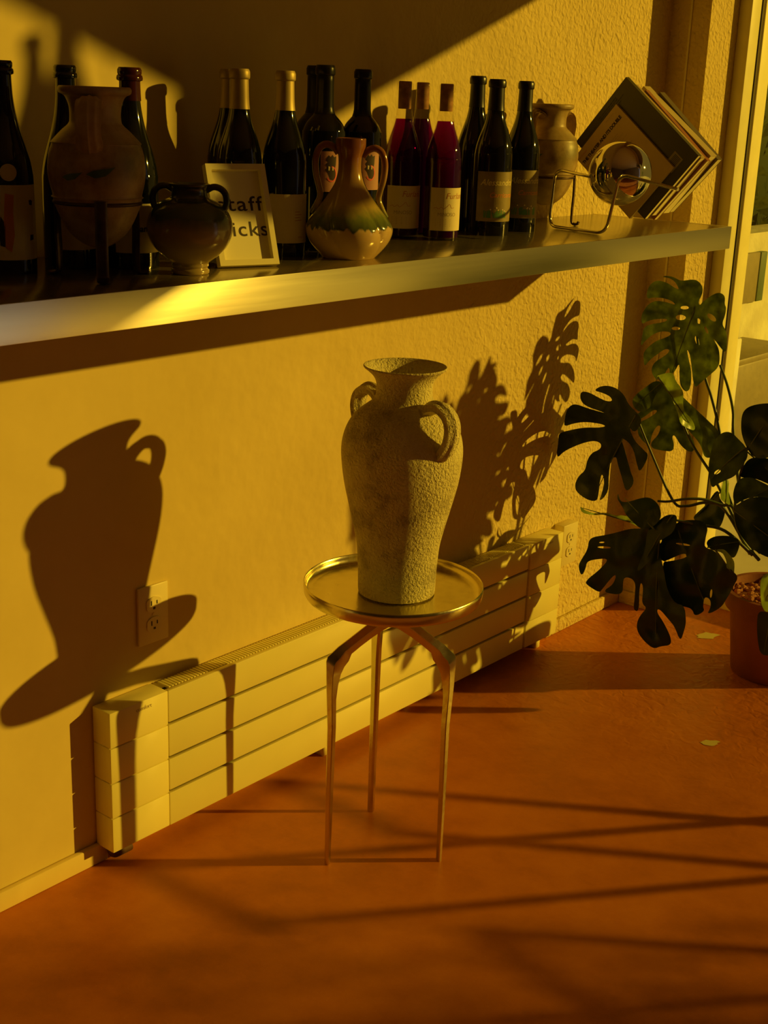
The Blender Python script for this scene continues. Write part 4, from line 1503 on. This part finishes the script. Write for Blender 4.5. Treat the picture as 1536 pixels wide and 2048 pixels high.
# lower cluster
D1 = zB([(325, 145), (345, 200), (372, 232), (440, 232), (520, 208), (600, 203), (660, 238), (702, 300), (707, 360), (680, 410), (620, 452), (560, 462), (500, 420), (430, 345), (390, 285), (355, 235), (328, 200)])
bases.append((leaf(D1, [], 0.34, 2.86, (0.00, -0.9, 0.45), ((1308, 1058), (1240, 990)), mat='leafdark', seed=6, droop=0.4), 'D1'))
D1b = zB([(74, 278), (110, 318), (190, 338), (280, 330), (350, 352), (430, 352), (520, 398), (565, 452), (500, 430), (420, 385), (340, 366), (270, 345), (190, 352), (110, 342), (80, 320)])
leaf(D1b, [], 0.26, 2.80, (0.8, -0.4, 0.4), ((1280, 1050), (1165, 1016)), mat='youngleaf', seed=7, droop=0.0, name='young_leaf')
D2 = zB([(700, 400), (640, 420), (570, 455), (480, 453), (380, 483), (280, 505), (195, 518), (163, 545), (158, 610), (100, 690), (68, 742), (95, 828), (130, 760), (142, 708), (220, 690), (315, 685), (240, 770), (125, 862),
         (130, 892), (218, 953), (240, 930), (290, 870), (352, 808), (360, 832), (330, 890), (243, 943), (330, 967), (402, 960), (410, 890), (422, 828), (482, 842), (502, 892), (488, 1000), (470, 1090), (512, 1105),
         (530, 880), (552, 882), (552, 960), (538, 1040), (575, 1075), (520, 1130), (483, 1200), (488, 1272), (540, 1352), (600, 1402), (650, 1380), (737, 1372), (747, 1300), (700, 1190), (650, 1120), (650, 1082), (682, 1095),
         (740, 1160), (790, 1222), (820, 1345), (870, 1240), (888, 1150), (872, 1050), (800, 1040), (740, 920), (715, 720), (690, 640), (700, 520)])
D2h = [zB(ell(265, 560, 22, 5, -3)), zB(ell(282, 599, 50, 8, 3))]
bases.append((leaf(D2, D2h, 0.345, 2.83, (0.07, -0.9, 0.2), ((1322, 1040), (1300, 1270)), mat='leafdark', fold=0.16, seed=8), 'D2'))
D3 = zB([(690, 530), (740, 508), (800, 480), (828, 410), (900, 388), (1030, 388), (1085, 440), (1060, 520), (1040, 600), (1120, 620), (1190, 690), (1250, 770), (1300, 830), (1262, 892), (1200, 1000), (1150, 1070),
         (1025, 1130), (1065, 1060), (1060, 1000), (1010, 985), (1000, 1060), (1015, 1100), (940, 1140), (925, 1080), (870, 1060), (778, 1042), (740, 900), (716, 720), (780, 690), (865, 648), (908, 655), (895, 680),
         (820, 700), (720, 715), (680, 640), (668, 570)])
D3h = [zB(ell(880, 577, 58, 8, 8)), zB(ell(706, 552, 12, 20, 20)), zB(ell(1075, 960, 10, 35, 15))]
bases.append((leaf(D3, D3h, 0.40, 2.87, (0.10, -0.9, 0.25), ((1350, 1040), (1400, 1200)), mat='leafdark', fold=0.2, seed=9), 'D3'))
D4 = zB([(1120, 620), (1180, 612), (1240, 640), (1282, 700), (1290, 780), (1310, 850), (1290, 830), (1255, 770), (1215, 760), (1225, 700), (1190, 650)])
leaf(D4, [], 0.415, 2.84, (0.95, -0.25, 0.3), ((1430, 1100), (1472, 1150)), mat='youngleaf', seed=10, name='young_leaf')
D5 = zB([(600, 450), (680, 400), (760, 340), (830, 345), (825, 430), (800, 490), (730, 520), (660, 560), (600, 700), (470, 790), (560, 640)])
leaf(D5, [], 0.36, 2.815, (0.05, -0.9, 0.5), ((1345, 1030), (1290, 1110)), mat='leafdark', seed=11)
D6 = zB([(1050, 560), (1120, 520), (1230, 505), (1310, 525), (1300, 600), (1270, 690), (1200, 640), (1090, 625)])
leaf(D6, [], 0.44, 2.90, (-0.05, -0.9, 0.7), ((1415, 1095), (1478, 1080)), mat='leafdark', seed=12)
# right cluster
R1 = zC([(348, 200), (362, 145), (400, 110), (470, 93), (545, 92), (640, 125), (680, 250), (640, 400), (545, 465), (440, 468), (385, 390), (352, 290)])
bases.append((leaf(R1, [], 0.56, 2.93, FN, ((1495, 900), (1545, 820)), mat='leafdark', seed=13), 'R1'))
R2 = zC([(380, 385), (340, 345), (290, 293), (230, 288), (180, 320), (143, 390), (130, 430), (110, 500), (103, 570), (118, 635), (160, 620), (225, 605), (300, 580), (360, 520), (400, 450)])
bases.append((leaf(R2, [zC(ell(172, 540, 28, 12, -15))], 0.50, 2.90, (0.00, -0.9, 0.6), ((1492, 895), (1415, 950)), mat='leaf', seed=14, droop=0.5), 'R2'))
R3 = zC([(303, 790), (298, 700), (325, 600), (400, 590), (440, 600), (545, 650), (660, 700), (680, 800), (545, 735), (440, 720), (360, 750)])
bases.append((leaf(R3, [], 0.58, 2.90, (0.05, -0.9, 0.5), ((1468, 1015), (1545, 970)), mat='leaf', seed=15), 'R3'))
R4 = zC([(300, 815), (350, 760), (440, 728), (545, 735), (650, 800), (690, 1000), (600, 1130), (545, 1150), (440, 1100), (360, 1020), (315, 930)])
bases.append((leaf(R4, [], 0.585, 2.86, (0.10, -0.9, 0.35), ((1470, 1022), (1560, 1090)), mat='leafdark', seed=16), 'R4'))
R5 = zC([(0, 870), (60, 815), (130, 755), (190, 670), (205, 740), (252, 800), (230, 900), (180, 955), (60, 895)])
leaf(R5, [], 0.43, 3.04, (-0.05, -0.9, 0.5), ((1440, 985), (1385, 1035)), mat='leafdark', seed=17)
R6 = zC([(485, 1265), (545, 1240), (640, 1260), (640, 1450), (545, 1530), (505, 1470), (480, 1380)])
leaf(R6, [], 0.60, 2.80, (0.9, -0.3, 0.3), ((1560, 1150), (1528, 1210)), mat='youngleaf', seed=18)
R7 = zC([(452, 1590), (470, 1500), (545, 1520), (640, 1600), (600, 1800), (470, 1830), (455, 1700)])
leaf(R7, [], 0.61, 2.78, (0.15, -0.9, 0.1), ((1545, 1220), (1525, 1310)), mat='leafdark', seed=19)
R8 = zC([(400, 470), (460, 455), (545, 470), (680, 480), (700, 700), (545, 640), (440, 600), (330, 600), (360, 530)])
leaf(R8, [], 0.60, 2.96, (0.05, -0.9, 0.5), ((1490, 900), (1560, 960)), mat='leafdark', seed=20)
R9 = zC([(212, 610), (270, 605), (262, 690), (300, 790), (262, 770), (240, 760), (205, 740)])
leaf(R9, [], 0.50, 2.96, (0.9, -0.3, 0.3), ((1452, 960), (1455, 1005)), mat='youngleaf', seed=21, name='young_leaf')
# the rest of the plant, right of the picture, built from the same leaf meshes
side = random.Random(5)
for k, (dx, dy, dz, src) in enumerate(((0.52, 0.06, -0.10, 0), (0.62, -0.10, -0.05, 1), (0.42, 0.06, -0.28, 0), (0.46, 0.04, -0.15, 1), (0.42, 0.10, -0.02, 3), (0.56, 0.10, -0.20, 0), (0.40, -0.05, -0.38, 1),
                                       (0.50, 0.14, 0.0, 0), (0.60, 0.02, -0.32, 0), (0.44, 0.12, -0.10, 0), (0.52, 0.05, -0.42, 1), (0.38, 0.03, 0.00, 0), (0.39, 0.08, -0.08, 1), (0.35, 0.00, -0.22, 0), (0.40, 0.02, -0.16, 0), (0.48, 0.00, -0.02, 1), (0.42, 0.02, -0.45, 0), (0.45, -0.06, -0.34, 0), (0.40, 0.05, -0.52, 1), (0.50, 0.02, -0.50, 0))):
    src_o = [c for c in plant.children if c.name.startswith('leaf')][src]
    ctr = sum((v_.co for v_ in src_o.data.vertices), Vector()) / len(src_o.data.vertices)
    c = src_o.copy()
    COL.objects.link(c)
    c.parent = plant
    rm = Matrix.Rotation(side.uniform(-0.5, 0.5), 4, 'Z') @ Matrix.Rotation(side.uniform(-0.9, 0.9), 4, 'Y')
    tgt = Vector((0.235, 2.985, 0.9)) - Vector((PTX, PTY, 0.2)) + Vector((dx, dy, dz))
    c.matrix_local = Matrix.Translation(tgt) @ rm @ Matrix.Translation(-ctr)
off = Vector((PTX, PTY, 0.2))


def petiole(pts, r0=0.0045, r1=0.003):
    """pts: (px, py, X, Y) stations, plane through X,Y facing the camera; last one runs into the pot"""
    out = []
    for px, py, X_, Y_ in pts:
        n0 = Vector((CAM.x - X_, CAM.y - Y_, 0)).normalized()
        out.append(tuple(at_plane(px, py, Vector((X_, Y_, 0)), n0) - off))
    q = spline(out, 6)
    link('petiole', tube_me(q, [r1 + (r0 - r1) * i / (len(q) - 1) for i in range(len(q))], 8), M['stem'], plant)


petiole([(1393, 612, .235, 3.0), (1395, 680, .25, 3.02), (1410, 754, .29, 3.03), (1424, 798, .34, 3.04), (1439, 864, .40, 3.05), (1448, 960, .46, 3.05), (1500, 1105, .53, 3.04)])
petiole([(1440, 730, .33, 3.1), (1455, 772, .36, 3.09), (1466, 822, .42, 3.08), (1467, 870, .47, 3.07), (1480, 980, .50, 3.06), (1512, 1100, .54, 3.05)])
petiole([(1315, 1002, .36, 2.90), (1336, 1003, .38, 2.91), (1372, 998, .42, 2.93), (1408, 999, .46, 2.96), (1444, 1010, .50, 2.99), (1468, 1018, .52, 3.0), (1505, 1100, .54, 3.03)])
petiole([(1272, 830, .16, 2.82), (1300, 900, .25, 2.88), (1345, 1000, .33, 2.93), (1372, 1012, .38, 2.95), (1413, 1005, .43, 2.97), (1450, 1020, .48, 2.99), (1500, 1108, .53, 3.03)])
petiole([(1495, 895, .53, 2.93), (1478, 960, .54, 2.95), (1470, 1020, .55, 2.97), (1482, 1075, .55, 3.0), (1518, 1120, .55, 3.03)])
petiole([(1350, 1040, .40, 2.89), (1400, 1050, .45, 2.93), (1450, 1062, .49, 2.96), (1505, 1110, .53, 3.0)])
petiole([(1468, 1015, .56, 2.93), (1478, 1060, .56, 2.95), (1520, 1105, .55, 3.0)])
petiole([(1345, 790, .27, 2.95), (1380, 880, .33, 2.98), (1430, 960, .40, 3.0), (1470, 1040, .48, 3.02), (1508, 1110, .54, 3.03)])

# scraps of dried paint on the floor
for (px, py, s_, lbl) in ((1420, 1486, 0.022, 'small pale paint fleck on the floor right of the table'), (1415, 1272, 0.034, 'yellow paint splash on the floor beside the pot')):
    c = at_plane(px, py, Vector((0, 0, 0.0)), Vector((0, 0, 1)))
    rg = random.Random(px)
    ol = [(s_ * rg.uniform(.6, 1.1) * CO(a) * 1.1, s_ * rg.uniform(.6, 1.1) * S(a) * .7) for a in [2 * PI * i / 18 for i in range(18)]]
    v, f = cdt(ol)
    n = len(v)
    vv = [(q.x, q.y, 0.0) for q in v] + [(q.x, q.y, 0.0006) for q in v]
    fs = [tuple(i + n for i in t) for t in f]
    o = link('paint_splash', mesh(vv, fs), simple('dried_paint', (0.72, 0.62, 0.22), 0.5), loc=(c.x, c.y, 0.0002), smooth=False)
    o.rotation_euler = (0, 0, 0.9)
    tag(o, lbl, 'paint')

# things of one kind share a group
GROUPS = {'wine_bottle': 'dark wine bottles standing on shelves', 'rose_bottle': 'pink wine bottles on the wall shelf', 'paperback_book': 'books propped on their corners on the shelf',
          'terracotta_amphora': 'terracotta amphorae on the wall shelf', 'iron_stand': 'iron stands under the amphorae', 'wall_outlet': 'outlets along the plaster wall',
          'shadow_blind': 'unseen roller blinds added to shade the upper wall', 'shadow_trestle': 'unseen trestles added for shadows on the floor', 'paint_splash': 'paint marks on the floor'}
for o in bpy.data.objects:
    if o.parent is None and 'label' in o:
        g = GROUPS.get(o.name.split('.')[0])
        if g:
            o['group'] = g
